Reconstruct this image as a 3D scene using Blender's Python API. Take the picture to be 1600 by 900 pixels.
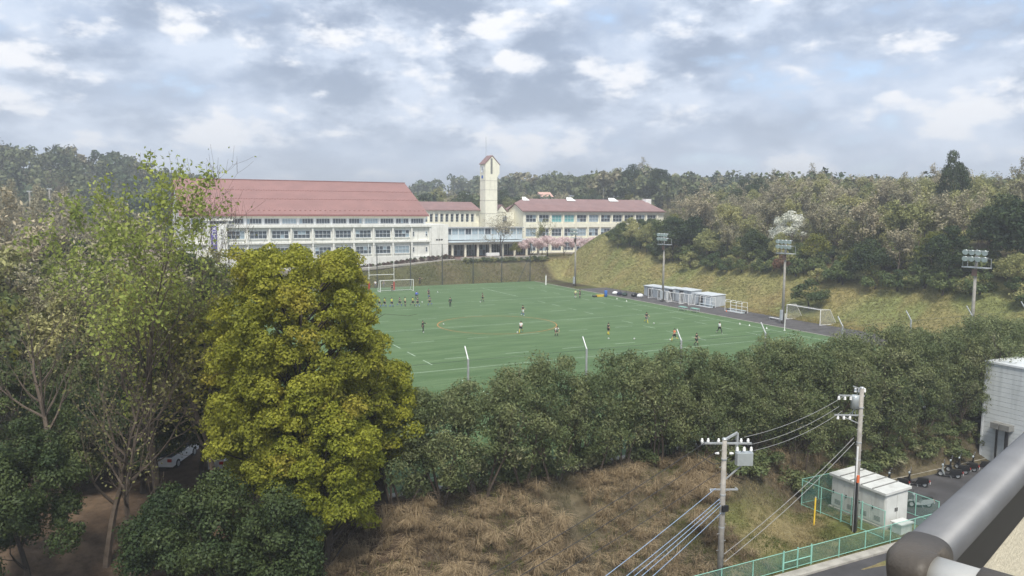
import bpy, bmesh, math, random
import numpy as np
from mathutils import Vector, Matrix
R = math.radians
for o in list(bpy.data.objects): bpy.data.objects.remove(o)
S = bpy.context.scene
COL = S.collection

# ------------------------------------------------------------------ camera
# world frame: X runs across the sports pitch, Y along it, the origin is the centre spot
F, PIT, ROL, HC, TH = 1208.1, 0.104253, 0.00661, 18.04, 0.46394
CAM = np.array([-50.835, -106.608, HC])
cam = bpy.data.cameras.new('camera'); camo = bpy.data.objects.new('camera', cam); COL.objects.link(camo)
cam.sensor_width = 36; cam.lens = 36 * F / 1600; cam.clip_start = .05; cam.clip_end = 9000
camo.matrix_world = Matrix.Translation(CAM) @ Matrix.Rotation(-TH, 4, 'Z') @ Matrix.Rotation(math.pi/2 - PIT, 4, 'X') @ Matrix.Rotation(ROL, 4, 'Z')
S.camera = camo
# ------------------------------------------------------------------ sky, sun, exposure
SUN_EL, SUN_AZ = R(56), R(205)          # azimuth measured clockwise from +Y
S.view_settings.view_transform = 'Standard'; S.view_settings.look = 'None'
S.view_settings.exposure = 1.66; S.view_settings.gamma = 1; S.view_settings.use_curve_mapping = False
W = bpy.data.worlds.new('World'); S.world = W; W.use_nodes = True
def world():
    nt = W.node_tree; nt.nodes.clear(); N = nt.nodes.new; L = nt.links.new
    def M(op, a, b=None, c=None):
        n = N('ShaderNodeMath'); n.operation = op
        for i, q in enumerate((a, b, c)):
            if q is None: continue
            if isinstance(q, (int, float)): n.inputs[i].default_value = q
            else: L(q, n.inputs[i])
        return n.outputs[0]
    def ramp(x, a, b):
        n = N('ShaderNodeMapRange'); n.interpolation_type = 'SMOOTHSTEP'
        L(x, n.inputs['Value']); n.inputs['From Min'].default_value = a; n.inputs['From Max'].default_value = b
        return n.outputs[0]
    def mix(f, a, b):
        n = N('ShaderNodeMix'); n.data_type = 'RGBA'
        for s, q in ((0, f), (6, a), (7, b)):
            if isinstance(q, (tuple, float)): n.inputs[s].default_value = q if isinstance(q, float) else (*q, 1)
            else: L(q, n.inputs[s])
        return n.outputs[2]
    out = N('ShaderNodeOutputWorld'); bg = N('ShaderNodeBackground'); L(bg.outputs[0], out.inputs[0])
    sky = N('ShaderNodeTexSky'); sky.sky_type = 'NISHITA'; sky.sun_disc = False
    sky.sun_elevation = SUN_EL; sky.sun_rotation = SUN_AZ; sky.air_density = 1.0; sky.dust_density = 2.0
    tc = N('ShaderNodeTexCoord'); sp = N('ShaderNodeSeparateXYZ'); L(tc.outputs['Generated'], sp.inputs[0])
    zc = M('MAXIMUM', sp.outputs[2], 0.0)
    cb = N('ShaderNodeCombineXYZ'); L(M('MULTIPLY', sp.outputs[0], 3.2), cb.inputs[0]); L(M('MULTIPLY', sp.outputs[1], 3.2), cb.inputs[1])
    L(M('MULTIPLY', M('POWER', zc, .9), 6.0), cb.inputs[2])
    P = cb.outputs[0]
    def shift(off, sc=1.):
        m = N('ShaderNodeMapping'); m.inputs['Location'].default_value = off; m.inputs['Scale'].default_value = (sc, sc, sc); L(P, m.inputs[0]); return m.outputs[0]
    def noise(scale, detail, rough, off):
        n = N('ShaderNodeTexNoise'); n.inputs['Scale'].default_value = scale; n.inputs['Detail'].default_value = detail
        n.inputs['Roughness'].default_value = rough; L(shift(off), n.inputs['Vector']); return n.outputs[0]
    def billow(scale, off):                          # rounded heads of cumulus
        w = N('ShaderNodeTexNoise'); w.inputs['Scale'].default_value = scale*2.2; w.inputs['Detail'].default_value = 5; v0 = shift(off); L(v0, w.inputs['Vector'])
        a = N('ShaderNodeVectorMath'); a.operation = 'MULTIPLY_ADD'; L(w.outputs['Color'], a.inputs[0]); a.inputs[1].default_value = (.32/scale*1.6,)*3; L(v0, a.inputs[2])
        n = N('ShaderNodeTexVoronoi'); n.feature = 'F1'; n.inputs['Scale'].default_value = scale
        n.inputs['Detail'].default_value = 2.0; n.inputs['Roughness'].default_value = .5; n.inputs['Lacunarity'].default_value = 2.3; n.normalize = True; L(a.outputs[0], n.inputs['Vector'])
        return M('SUBTRACT', 1.0, n.outputs['Distance'])
    SKO = (7.3, 4.1, 2.6)
    big = noise(.75, 4, .55, (3.1, 1.7, .4)); mid = noise(2.6, 9, .60, (5.2, 8.1, .9))
    b0 = billow(3.1, SKO); b1 = billow(3.1, (SKO[0], SKO[1], SKO[2] + .20))
    dens = M('ADD', M('MULTIPLY', mid, .75), M('MULTIPLY', b0, .30))
    k = .40 / .1
    clear = ramp(M('ADD', M('MULTIPLY', big, .6), M('MULTIPLY', mid, .5)), .43, .53)
    grey = mix(ramp(big, .40, .62), (.49*k, .59*k, .76*k), (.30*k, .37*k, .49*k))
    soft = mix(ramp(mid, .40, .64), grey, (.63*k, .71*k, .84*k))
    head = M('MULTIPLY', ramp(dens, .57, .68), ramp(M('ADD', M('MULTIPLY', M('SUBTRACT', b0, b1), 1.6), M('MULTIPLY', mid, .9)), .42, .68))
    cloud = mix(head, soft, (.86*k, .87*k, .90*k))
    blue = mix(.6, sky.outputs[0], (.36*k, .52*k, .76*k))
    full = mix(clear, blue, cloud)
    low = ramp(zc, .20, -.02)                        # haze veil on the horizon
    full = mix(M('MULTIPLY', low, .45), full, (.66*k, .73*k, .83*k))
    L(full, bg.inputs[0]); bg.inputs[1].default_value = .1
world()
sun = bpy.data.lights.new('sun', 'SUN'); sun.energy = 1.5; sun.angle = R(16); sun.color = (1, .94, .82)
suno = bpy.data.objects.new('sun', sun); COL.objects.link(suno)
suno.rotation_euler = Vector((-math.sin(SUN_AZ)*math.cos(SUN_EL), -math.cos(SUN_AZ)*math.cos(SUN_EL), -math.sin(SUN_EL))).to_track_quat('-Z', 'Y').to_euler()
suno.location = (0, 0, 150)

# ------------------------------------------------------------------ photo pixel -> place
cT, sT, cP, sP, cR, sR = math.cos(TH), math.sin(TH), math.cos(PIT), math.sin(PIT), math.cos(ROL), math.sin(ROL)
def ray(px, py):
    a, b = px - 800, py - 450
    a, b = (a*cR + b*sR)/F, (-a*sR + b*cR)/F
    x, y, z = a, cP - b*sP, -sP - b*cP
    return np.array([x*cT + y*sT, -x*sT + y*cT, z])
def onz(px, py, z=0.): d = ray(px, py); return CAM + d*((z - HC)/d[2])
def onx(px, py, x): d = ray(px, py); return CAM + d*((x - CAM[0])/d[0])
def ony(px, py, y): d = ray(px, py); return CAM + d*((y - CAM[1])/d[1])
def atd(px, py, Y):                       # Y metres in front of the camera
    d = ray(px, py); return CAM + d*(Y/(d[0]*sT + d[1]*cT))

# ------------------------------------------------------------------ materials
def newmat(name):
    m = bpy.data.materials.new(name); m.use_nodes = True; nt = m.node_tree
    return m, nt, nt.nodes['Principled BSDF']
def noise_node(nt, scale, detail=4, coord='Object', rough=.55):
    tc = nt.nodes.new('ShaderNodeTexCoord'); n = nt.nodes.new('ShaderNodeTexNoise')
    n.inputs['Scale'].default_value = scale; n.inputs['Detail'].default_value = detail; n.inputs['Roughness'].default_value = rough
    nt.links.new(tc.outputs[coord], n.inputs['Vector']); return n
def mixc(nt, f, a, b):
    n = nt.nodes.new('ShaderNodeMix'); n.data_type = 'RGBA'
    for s, q in ((0, f), (6, a), (7, b)):
        if isinstance(q, tuple): n.inputs[s].default_value = (*q, 1)
        elif isinstance(q, float): n.inputs[s].default_value = q
        else: nt.links.new(q, n.inputs[s])
    return n.outputs[2]
def smooth(nt, x, a, b):
    n = nt.nodes.new('ShaderNodeMapRange'); n.interpolation_type = 'SMOOTHSTEP'; nt.links.new(x, n.inputs[0])
    n.inputs[1].default_value = a; n.inputs[2].default_value = b; return n.outputs[0]
def pm(name, c, rough=.6, var=.18, scale=3., metal=0., bump=0., bscale=30., dirt=None, coord='Object'):
    m, nt, b = newmat(name)
    n = noise_node(nt, scale, 6, coord)
    f = smooth(nt, n.outputs[0], .3, .7)
    lo = tuple(x*(1-var) for x in c); hi = tuple(min(1, x*(1+var*.6)) for x in c)
    col = mixc(nt, f, lo, hi)
    if dirt:                                # streaks of weathering running down
        tc = nt.nodes.new('ShaderNodeTexCoord'); mp = nt.nodes.new('ShaderNodeMapping'); mp.inputs['Scale'].default_value = (1.3, 1.3, .12)
        nt.links.new(tc.outputs['Object'], mp.inputs[0]); d = nt.nodes.new('ShaderNodeTexNoise'); d.inputs['Scale'].default_value = 1.6; d.inputs['Detail'].default_value = 7
        nt.links.new(mp.outputs[0], d.inputs['Vector']); col = mixc(nt, smooth(nt, d.outputs[0], .5, .75), col, dirt)
    nt.links.new(col, b.inputs['Base Color'])
    b.inputs['Roughness'].default_value = rough; b.inputs['Metallic'].default_value = metal
    if bump:
        n2 = noise_node(nt, bscale, 5); bp = nt.nodes.new('ShaderNodeBump'); bp.inputs['Strength'].default_value = bump; bp.inputs['Distance'].default_value = .05
        nt.links.new(n2.outputs[0], bp.inputs['Height']); nt.links.new(bp.outputs[0], b.inputs['Normal'])
    return m
def leafm(name, c1, c2, c3=None, trans=.3, scale=.45, objvar=.25):
    m, nt, b = newmat(name); g = nt.nodes.new('ShaderNodeNewGeometry')
    n = noise_node(nt, scale, 3)
    col = mixc(nt, smooth(nt, n.outputs[0], .35, .65), c1, c2)
    if c3: 
        n3 = noise_node(nt, scale*.55, 2); n3.inputs['Scale'].default_value = scale*.55
        col = mixc(nt, smooth(nt, n3.outputs[0], .52, .68), col, c3)
    hs = nt.nodes.new('ShaderNodeHueSaturation'); nt.links.new(col, hs.inputs['Color'])
    mr = nt.nodes.new('ShaderNodeMapRange'); nt.links.new(g.outputs['Random Per Island'], mr.inputs[0]); mr.inputs[3].default_value = .72; mr.inputs[4].default_value = 1.28
    oi = nt.nodes.new('ShaderNodeObjectInfo'); m2 = nt.nodes.new('ShaderNodeMapRange'); nt.links.new(oi.outputs['Random'], m2.inputs[0]); m2.inputs[3].default_value = 1-objvar; m2.inputs[4].default_value = 1+objvar
    mu = nt.nodes.new('ShaderNodeMath'); mu.operation = 'MULTIPLY'; nt.links.new(mr.outputs[0], mu.inputs[0]); nt.links.new(m2.outputs[0], mu.inputs[1])
    nt.links.new(mu.outputs[0], hs.inputs['Value'])
    m3 = nt.nodes.new('ShaderNodeMapRange'); nt.links.new(oi.outputs['Random'], m3.inputs[0]); m3.inputs[3].default_value = .5+objvar*.07; m3.inputs[4].default_value = .5-objvar*.07
    nt.links.new(m3.outputs[0], hs.inputs['Hue'])
    nt.links.new(hs.outputs[0], b.inputs['Base Color']); b.inputs['Roughness'].default_value = .6
    b.inputs['Specular IOR Level'].default_value = .25
    if trans:
        t = nt.nodes.new('ShaderNodeBsdfTranslucent'); nt.links.new(hs.outputs[0], t.inputs[0])
        mx = nt.nodes.new('ShaderNodeMixShader'); mx.inputs[0].default_value = trans
        nt.links.new(b.outputs[0], mx.inputs[1]); nt.links.new(t.outputs[0], mx.inputs[2])
        nt.links.new(mx.outputs[0], nt.nodes['Material Output'].inputs[0])
    return m
def netm(name, c, fac):                     # netting too fine to pick its cords apart: thin cover of the cord colour
    m, nt, b = newmat(name); b.inputs['Base Color'].default_value = (*c, 1); b.inputs['Roughness'].default_value = .8
    t = nt.nodes.new('ShaderNodeBsdfTransparent'); mx = nt.nodes.new('ShaderNodeMixShader')
    n = noise_node(nt, .35, 3); mr = nt.nodes.new('ShaderNodeMapRange'); nt.links.new(n.outputs[0], mr.inputs[0]); mr.inputs[3].default_value = fac*.6; mr.inputs[4].default_value = fac*1.4
    nt.links.new(mr.outputs[0], mx.inputs[0]); nt.links.new(t.outputs[0], mx.inputs[1]); nt.links.new(b.outputs[0], mx.inputs[2])
    nt.links.new(mx.outputs[0], nt.nodes['Material Output'].inputs[0]); return m
M = {}
M['concrete'] = pm('white_concrete', (.74, .74, .70), .8, .08, 1.2, dirt=(.52, .52, .48), bump=.1)
M['cream'] = pm('cream_render', (.80, .78, .65), .8, .06, 1.0, dirt=(.68, .66, .54))
M['redroof'] = pm('red_metal_roof', (.28, .145, .128), .55, .12, .25, dirt=(.235, .13, .115))
M['redseam'] = pm('dark_red_metal', (.24, .10, .09), .5, .15)
M['brownroof'] = pm('brown_roof', (.25, .15, .14), .6, .12, .4, dirt=(.20, .125, .12))
M['glass'] = pm('window_glass', (.075, .095, .12), .12, .6, .35)
M['paleglass'] = pm('pale_curtained_glass', (.28, .36, .42), .3, .25, .8)
M['teal'] = pm('teal_curtain_glass', (.16, .42, .42), .4, .2, .8)
M['frame'] = pm('window_frame', (.68, .71, .73), .4, .08)
M['bluepanel'] = pm('pale_blue_panel', (.52, .59, .63), .35, .12, .5)
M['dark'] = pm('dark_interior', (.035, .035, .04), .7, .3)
M['pave'] = pm('red_paving', (.17, .10, .085), .9, .25, 2)
M['purple'] = pm('purple_banner', (.10, .075, .34), .7, .12, 2)
M['white'] = pm('white_paint', (.80, .80, .79), .45, .05)
M['ink'] = pm('black_ink', (.05, .05, .06), .7, .1)
M['turf'] = None
M['line'] = pm('white_line', (.44, .54, .42), .9, .25, .6)
M['oline'] = pm('orange_line', (.50, .20, .05), .9, .2, .6)
M['asphalt'] = pm('asphalt', (.085, .08, .08), .95, .3, .8, bump=.3, bscale=60)
M['road'] = pm('road_asphalt', (.062, .06, .063), .95, .28, .5, bump=.3, bscale=60)
M['kerb'] = pm('kerb_concrete', (.36, .34, .30), .95, .25, 1.5, bump=.3)
M['steel'] = pm('galvanised_steel', (.42, .44, .45), .45, .15, 4, metal=.3)
M['pole'] = pm('concrete_pole', (.33, .31, .28), .85, .2, 2.5, dirt=(.22, .21, .19))
M['darkpole'] = pm('dark_painted_post', (.05, .06, .06), .6, .2)
M['greenpaint'] = pm('mint_green_paint', (.26, .52, .43), .5, .15, 2)
M['greennet'] = netm('green_chain_link', (.15, .33, .27), .26)
M['darknet'] = netm('dark_ball_net', (.05, .07, .055), .06)
M['whitenet'] = netm('white_goal_net', (.75, .76, .75), .16)
M['lens'] = pm('floodlight_glass', (.52, .58, .61), .2, .15, 3)
M['boxgrey'] = pm('light_grey_cabinet', (.60, .61, .59), .5, .08, 1.2, dirt=(.48, .48, .46))
M['shed'] = pm('grey_shed_panel', (.44, .48, .52), .55, .12, .8, dirt=(.34, .37, .40))
M['shedroof'] = pm('pale_shed_roof', (.56, .60, .63), .5, .1)
M['siding'] = pm('white_metal_siding', (.62, .65, .66), .45, .06, .7, dirt=(.50, .53, .54))
M['duct'] = pm('grey_duct', (.20, .20, .19), .6, .15)
M['black'] = pm('black_plastic', (.018, .018, .02), .35, .3)
M['rubber'] = pm('black_rubber', (.02, .02, .02), .8, .3)
M['chrome'] = pm('chrome', (.6, .6, .62), .2, .05, metal=.9)
M['silverpaint'] = pm('silver_paint', (.48, .52, .53), .3, .08, metal=.4)
M['redlamp'] = pm('red_lamp', (.45, .03, .02), .3, .1)
M['yellow'] = pm('yellow_paint', (.66, .44, .03), .5, .15)
M['blue'] = pm('blue_plastic', (.04, .14, .45), .5, .15)
M['orange'] = pm('orange_bib', (.75, .16, .05), .8, .1)
M['bib'] = pm('lime_bib', (.60, .72, .06), .8, .1)
M['palebib'] = pm('pale_bib', (.66, .74, .34), .8, .1)
M['navy'] = pm('navy_cloth', (.025, .03, .06), .85, .2)
M['blackcloth'] = pm('black_cloth', (.02, .022, .024), .85, .2)
M['greycloth'] = pm('grey_cloth', (.14, .14, .16), .85, .2)
M['royal'] = pm('royal_blue_cloth', (.04, .09, .42), .85, .15)
M['greencloth'] = pm('dark_green_cloth', (.025, .05, .04), .85, .2)
M['whitecloth'] = pm('white_cloth', (.72, .73, .74), .85, .06)
M['yellowcloth'] = pm('yellow_cloth', (.72, .62, .04), .85, .1)
M['skin'] = pm('skin', (.50, .31, .22), .6, .08)
M['hair'] = pm('black_hair', (.012, .01, .009), .6, .2)
M['bark'] = pm('grey_brown_bark', (.11, .085, .065), .95, .35, 2, bump=.6, bscale=12)
M['palebark'] = pm('pale_bark', (.20, .17, .14), .95, .3, 2, bump=.5, bscale=12)
M['darkbark'] = pm('dark_bark', (.05, .04, .032), .95, .35, 2, bump=.6, bscale=12)
M['cable'] = pm('black_cable', (.03, .03, .032), .6, .1)
M['bluecable'] = pm('pale_blue_cable', (.30, .42, .60), .5, .1)
M['greycable'] = pm('grey_cable', (.32, .32, .32), .6, .1)
M['beige'] = pm('beige_render_wall', (.66, .60, .46), .85, .06, 3, bump=.25, bscale=90)
M['rail'] = pm('brushed_grey_rail', (.19, .195, .205), .56, .12, 5, metal=.4, bump=.03, bscale=120)
M['railsilver'] = pm('silver_rail_joint', (.50, .49, .455), .45, .05, 4, metal=.4)
M['railrubber'] = pm('brown_black_rubber', (.075, .063, .050), .55, .25, 9, bump=.12, bscale=60)
M['railblack'] = pm('black_rail_underside', (.012, .012, .013), .6, .2)
M['pink'] = pm('far_pink_wall', (.60, .38, .32), .8, .1)
M['carwhite'] = pm('white_car_paint', (.75, .76, .77), .25, .04)
M['cardark'] = pm('dark_car_paint', (.03, .035, .04), .25, .1)
# foliage
M['camphor'] = leafm('camphor_leaves', (.225, .24, .030), (.36, .365, .050), (.37, .33, .055), .45, .42, .05)
M['camphor2'] = leafm('camphor_fresh_leaves', (.21, .235, .026), (.34, .35, .042), None, .45, .5, .05)
M['evergreen'] = leafm('dark_evergreen_leaves', (.028, .050, .019), (.056, .082, .027), None, .25, .5, .25)
M['evergreen2'] = leafm('mid_evergreen_leaves', (.065, .10, .034), (.13, .16, .055), None, .25, .5, .25)
M['hedge'] = leafm('hedge_leaves', (.108, .142, .058), (.19, .215, .096), (.22, .215, .13), .28, .45, .14)
M['olive'] = leafm('olive_spring_leaves', (.27, .275, .115), (.35, .35, .14), (.28, .26, .14), .3, .3, .22)
M['oldolive'] = leafm('dull_olive_buds', (.13, .13, .05), (.19, .19, .07), None, .3, .4, .1)
M['brown'] = leafm('brown_bud_twigs', (.30, .27, .175), (.37, .335, .225), (.34, .335, .17), .2, .3, .2)
M['lime'] = leafm('new_lime_leaves', (.25, .30, .065), (.37, .41, .10), None, .4, .5, .12)
M['yellowg'] = leafm('yellow_green_leaves', (.15, .165, .03), (.23, .23, .045), None, .35, .5, .2)
M['pinkb'] = leafm('pink_blossom', (.72, .57, .57), (.80, .68, .66), (.52, .38, .36), .3, .6, .06)
M['whiteb'] = leafm('white_blossom', (.66, .67, .58), (.76, .76, .70), (.36, .38, .26), .3, .6, .06)
M['rust'] = leafm('rust_leaves', (.15, .085, .05), (.19, .11, .065), None, .25, .4, .15)
M['straw'] = leafm('straw_grass', (.33, .255, .16), (.46, .36, .23), (.23, .175, .11), .25, .5, .0)
M['deadgrass'] = leafm('dead_matted_grass', (.155, .12, .078), (.225, .18, .115), (.115, .11, .06), .2, .4, .0)
M['bankgrass'] = leafm('bank_grass', (.21, .22, .08), (.30, .285, .115), (.33, .265, .135), .25, .12, .0)
M['lawn'] = leafm('lawn_grass', (.115, .135, .04), (.20, .195, .07), (.33, .27, .14), .25, .4, .0)
M['shrubtwig'] = leafm('bare_azalea', (.11, .07, .06), (.15, .095, .08), None, .2, .8, .1)
M['farwood'] = leafm('far_wood_leaves', (.055, .085, .042), (.135, .15, .07), (.23, .205, .125), .15, .09, .0)

# ------------------------------------------------------------------ mesh helpers
class MB:
    def __init__(s): s.v = []; s.f = []
    def add(s, v, f):
        b = len(s.v); s.v += [tuple(map(float, p)) for p in v]; s.f += [tuple(b + i for i in q) for q in f]; return s
    def box(s, x0, x1, y0, y1, z0, z1):
        x0, x1 = min(x0, x1), max(x0, x1); y0, y1 = min(y0, y1), max(y0, y1); z0, z1 = min(z0, z1), max(z0, z1)
        return s.add([(x0,y0,z0),(x1,y0,z0),(x1,y1,z0),(x0,y1,z0),(x0,y0,z1),(x1,y0,z1),(x1,y1,z1),(x0,y1,z1)],
                     [(0,3,2,1),(4,5,6,7),(0,1,5,4),(1,2,6,5),(2,3,7,6),(3,0,4,7)])
    def prism(s, poly, d):                   # polygon (3d points) extruded by the vector d
        n = len(poly); d = np.array(d, float); a = [np.array(p, float) for p in poly]; b = [p + d for p in a]
        return s.add(a + b, [tuple(range(n))[::-1], tuple(range(n, 2*n))] + [(i, (i+1) % n, n + (i+1) % n, n + i) for i in range(n)])
    def tube(s, pts, rad, n=8, cap=True):
        P = [np.array(p, float) for p in pts]; rad = [rad]*len(P) if np.isscalar(rad) else rad
        vs = []; up = None
        for i, p in enumerate(P):
            t = P[min(i+1, len(P)-1)] - P[max(i-1, 0)]; t = t/(np.linalg.norm(t) + 1e-9)
            if up is None: up = np.array([0, 0, 1.]) if abs(t[2]) < .9 else np.array([1., 0, 0])
            a = np.cross(t, up); a /= np.linalg.norm(a) + 1e-9; b = np.cross(a, t); up = b
            for k in range(n):
                w = 2*math.pi*k/n; vs.append(p + rad[i]*(math.cos(w)*a + math.sin(w)*b))
        fs = [(i*n + k, i*n + (k+1) % n, (i+1)*n + (k+1) % n, (i+1)*n + k) for i in range(len(P)-1) for k in range(n)]
        if cap: fs += [tuple(range(n))[::-1], tuple(range((len(P)-1)*n, len(P)*n))]
        return s.add(vs, fs)
    def bar(s, a, b, w, h=None):             # square bar between two points
        h = h or w; a = np.array(a, float); b = np.array(b, float); t = (b-a)/np.linalg.norm(b-a)
        up = np.array([0, 0, 1.]) if abs(t[2]) < .9 else np.array([0, 1., 0])
        x = np.cross(t, up); x /= np.linalg.norm(x); y = np.cross(x, t)
        return s.prism([a - x*w/2 - y*h/2, a + x*w/2 - y*h/2, a + x*w/2 + y*h/2, a - x*w/2 + y*h/2], b - a)
    def lathe(s, c, axis, prof, n=12):        # (radius, offset) profile round an axis
        axis = np.array(axis, float); axis /= np.linalg.norm(axis); c = np.array(c, float)
        u = np.cross(axis, [0, 0, 1.] if abs(axis[2]) < .9 else [1., 0, 0]); u /= np.linalg.norm(u); w = np.cross(axis, u)
        vs = [c + axis*o + r*(math.cos(2*math.pi*k/n)*u + math.sin(2*math.pi*k/n)*w) for r, o in prof for k in range(n)]
        fs = [(i*n+k, i*n+(k+1) % n, (i+1)*n+(k+1) % n, (i+1)*n+k) for i in range(len(prof)-1) for k in range(n)]
        fs += [tuple(range(n))[::-1], tuple(range((len(prof)-1)*n, len(prof)*n))]
        return s.add(vs, fs)
    def sphere(s, c, r, n=10, m=6, sc=(1, 1, 1)):
        pr = [(max(.001, math.sin(math.pi*i/m)), -math.cos(math.pi*i/m)) for i in range(m+1)]
        k = len(s.v); s.lathe((0, 0, 0), (0, 0, 1), [(a*r, b*r) for a, b in pr], n)
        for i in range(k, len(s.v)): s.v[i] = tuple(np.array(s.v[i])*sc + np.array(c))
        return s
    def mesh(s, name, origin=(0, 0, 0), sm=False):
        me = bpy.data.meshes.new(name); o = np.array(origin, float)
        me.from_pydata([tuple(np.array(p) - o) for p in s.v], [], s.f); me.update()
        if sm: me.shade_smooth() if hasattr(me, 'shade_smooth') else None
        return me
    def build(s, name, mat, parent=None, origin=None, sm=False, rec=True):
        if origin is None: origin = parent.get('_o', (0, 0, 0)) if parent else (0, 0, 0)
        me = s.mesh(name, origin, sm)
        if rec:
            bm = bmesh.new(); bm.from_mesh(me); bmesh.ops.recalc_face_normals(bm, faces=bm.faces); bm.to_mesh(me); bm.free()
        me.materials.append(M[mat] if isinstance(mat, str) else mat)
        return link(name, me, parent)
def link(name, me, parent=None, loc=None):
    o = bpy.data.objects.new(name, me); COL.objects.link(o); o.parent = parent
    if loc is not None: o.location = loc
    if parent is not None and '_o' in parent: o['_o'] = parent['_o']
    return o
def tag(o, label=None, cat=None, group=None, kind=None):
    for k, q in (('label', label), ('category', cat), ('group', group), ('kind', kind)):
        if q: o[k] = q
    return o
def thing(name, label, cat, loc, group=None, rz=0., local=False):
    o = bpy.data.objects.new(name, None); COL.objects.link(o); o.location = loc; o.rotation_euler.z = rz
    o.empty_display_size = .2
    o['_o'] = (0., 0., 0.) if local else tuple(map(float, loc)); return tag(o, label, cat, group)
def copy_tree(o, parent=None):
    c = o.copy(); COL.objects.link(c); c.parent = parent
    for ch in list(o.children): copy_tree(ch, c)
    return c
def np_mesh(name, V, nper=4):               # V: (N*nper,3), every nper verts one face
    V = np.asarray(V, np.float32).reshape(-1, 3); n = len(V)//nper
    me = bpy.data.meshes.new(name); me.vertices.add(len(V)); me.vertices.foreach_set('co', V.ravel())
    me.loops.add(len(V)); me.loops.foreach_set('vertex_index', np.arange(len(V), dtype=np.int32))
    me.polygons.add(n); me.polygons.foreach_set('loop_start', np.arange(0, len(V), nper, dtype=np.int32))
    me.update(calc_edges=True); return me

# ------------------------------------------------------------------ terrain
def ss(a, b, x): t = np.clip((np.asarray(x, float) - a)/(b - a), 0, 1); return t*t*(3 - 2*t)
def vnoise(x, y, s, seed=0):
    x = np.asarray(x, float)/s; y = np.asarray(y, float)/s
    xi, yi = np.floor(x), np.floor(y); fx, fy = x - xi, y - yi; fx = fx*fx*(3-2*fx); fy = fy*fy*(3-2*fy)
    h = lambda a, b: np.modf(np.abs(np.sin(a*127.1 + b*311.7 + seed*74.7)*43758.5453))[0]
    return (h(xi, yi)*(1-fx) + h(xi+1, yi)*fx)*(1-fy) + (h(xi, yi+1)*(1-fx) + h(xi+1, yi+1)*fx)*fy
def terr(u, v):
    u = np.asarray(u, float); v = np.asarray(v, float)
    vt = -62.6 + 9*ss(-41, -53, u); vb = -66.0 - 6.3*ss(-5, -15, u) + 0*v
    z = -4*ss(0, 1, (vt - v)/(vt - vb))
    z = z + (5 - 1.9*ss(20, -2, u))*ss(60.3, 68.5, v)
    zr = 8.6*ss(46.5, 66, u) + 8.0*ss(66, 125, u) + 4.2*ss(25, 54, v)*ss(46, 56, u)*ss(84, 62, u)
    fade = ss(63, 82, v)*(1 - ss(100, 130, u))
    zr = zr*(1 - fade)*(1 - ss(-68, -80, v)*(1 - ss(60, 80, u)))
    z = np.where(zr > 0, np.maximum(z, zr + np.minimum(z, 0)), z)
    z = z + 5.5*ss(110, 155, v) + 4*ss(155, 400, v)
    z = z + 23*np.exp(-(((u + 85)/75)**2 + ((v - 300)/70)**2))*ss(110, 160, v)
    r = np.hypot(u, v); rough = ss(62, 75, u) + ss(120, 160, v) + ss(-60, -80, u)
    z = z + (vnoise(u, v, 14, 3) - .5)*1.2*np.clip(rough, 0, 1)
    return z
def tz(u, v): return float(terr(u, v))
def axis_pts(lo, hi, fine_lo, fine_hi, step):
    a = list(np.arange(fine_lo, fine_hi + step/2, step)); x, d = fine_hi, step
    while x < hi: d *= 1.28; x += d; a.append(min(x, hi))
    x, d = fine_lo, step
    while x > lo: d *= 1.28; x -= d; a.insert(0, max(x, lo))
    return np.array(a)
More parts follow.
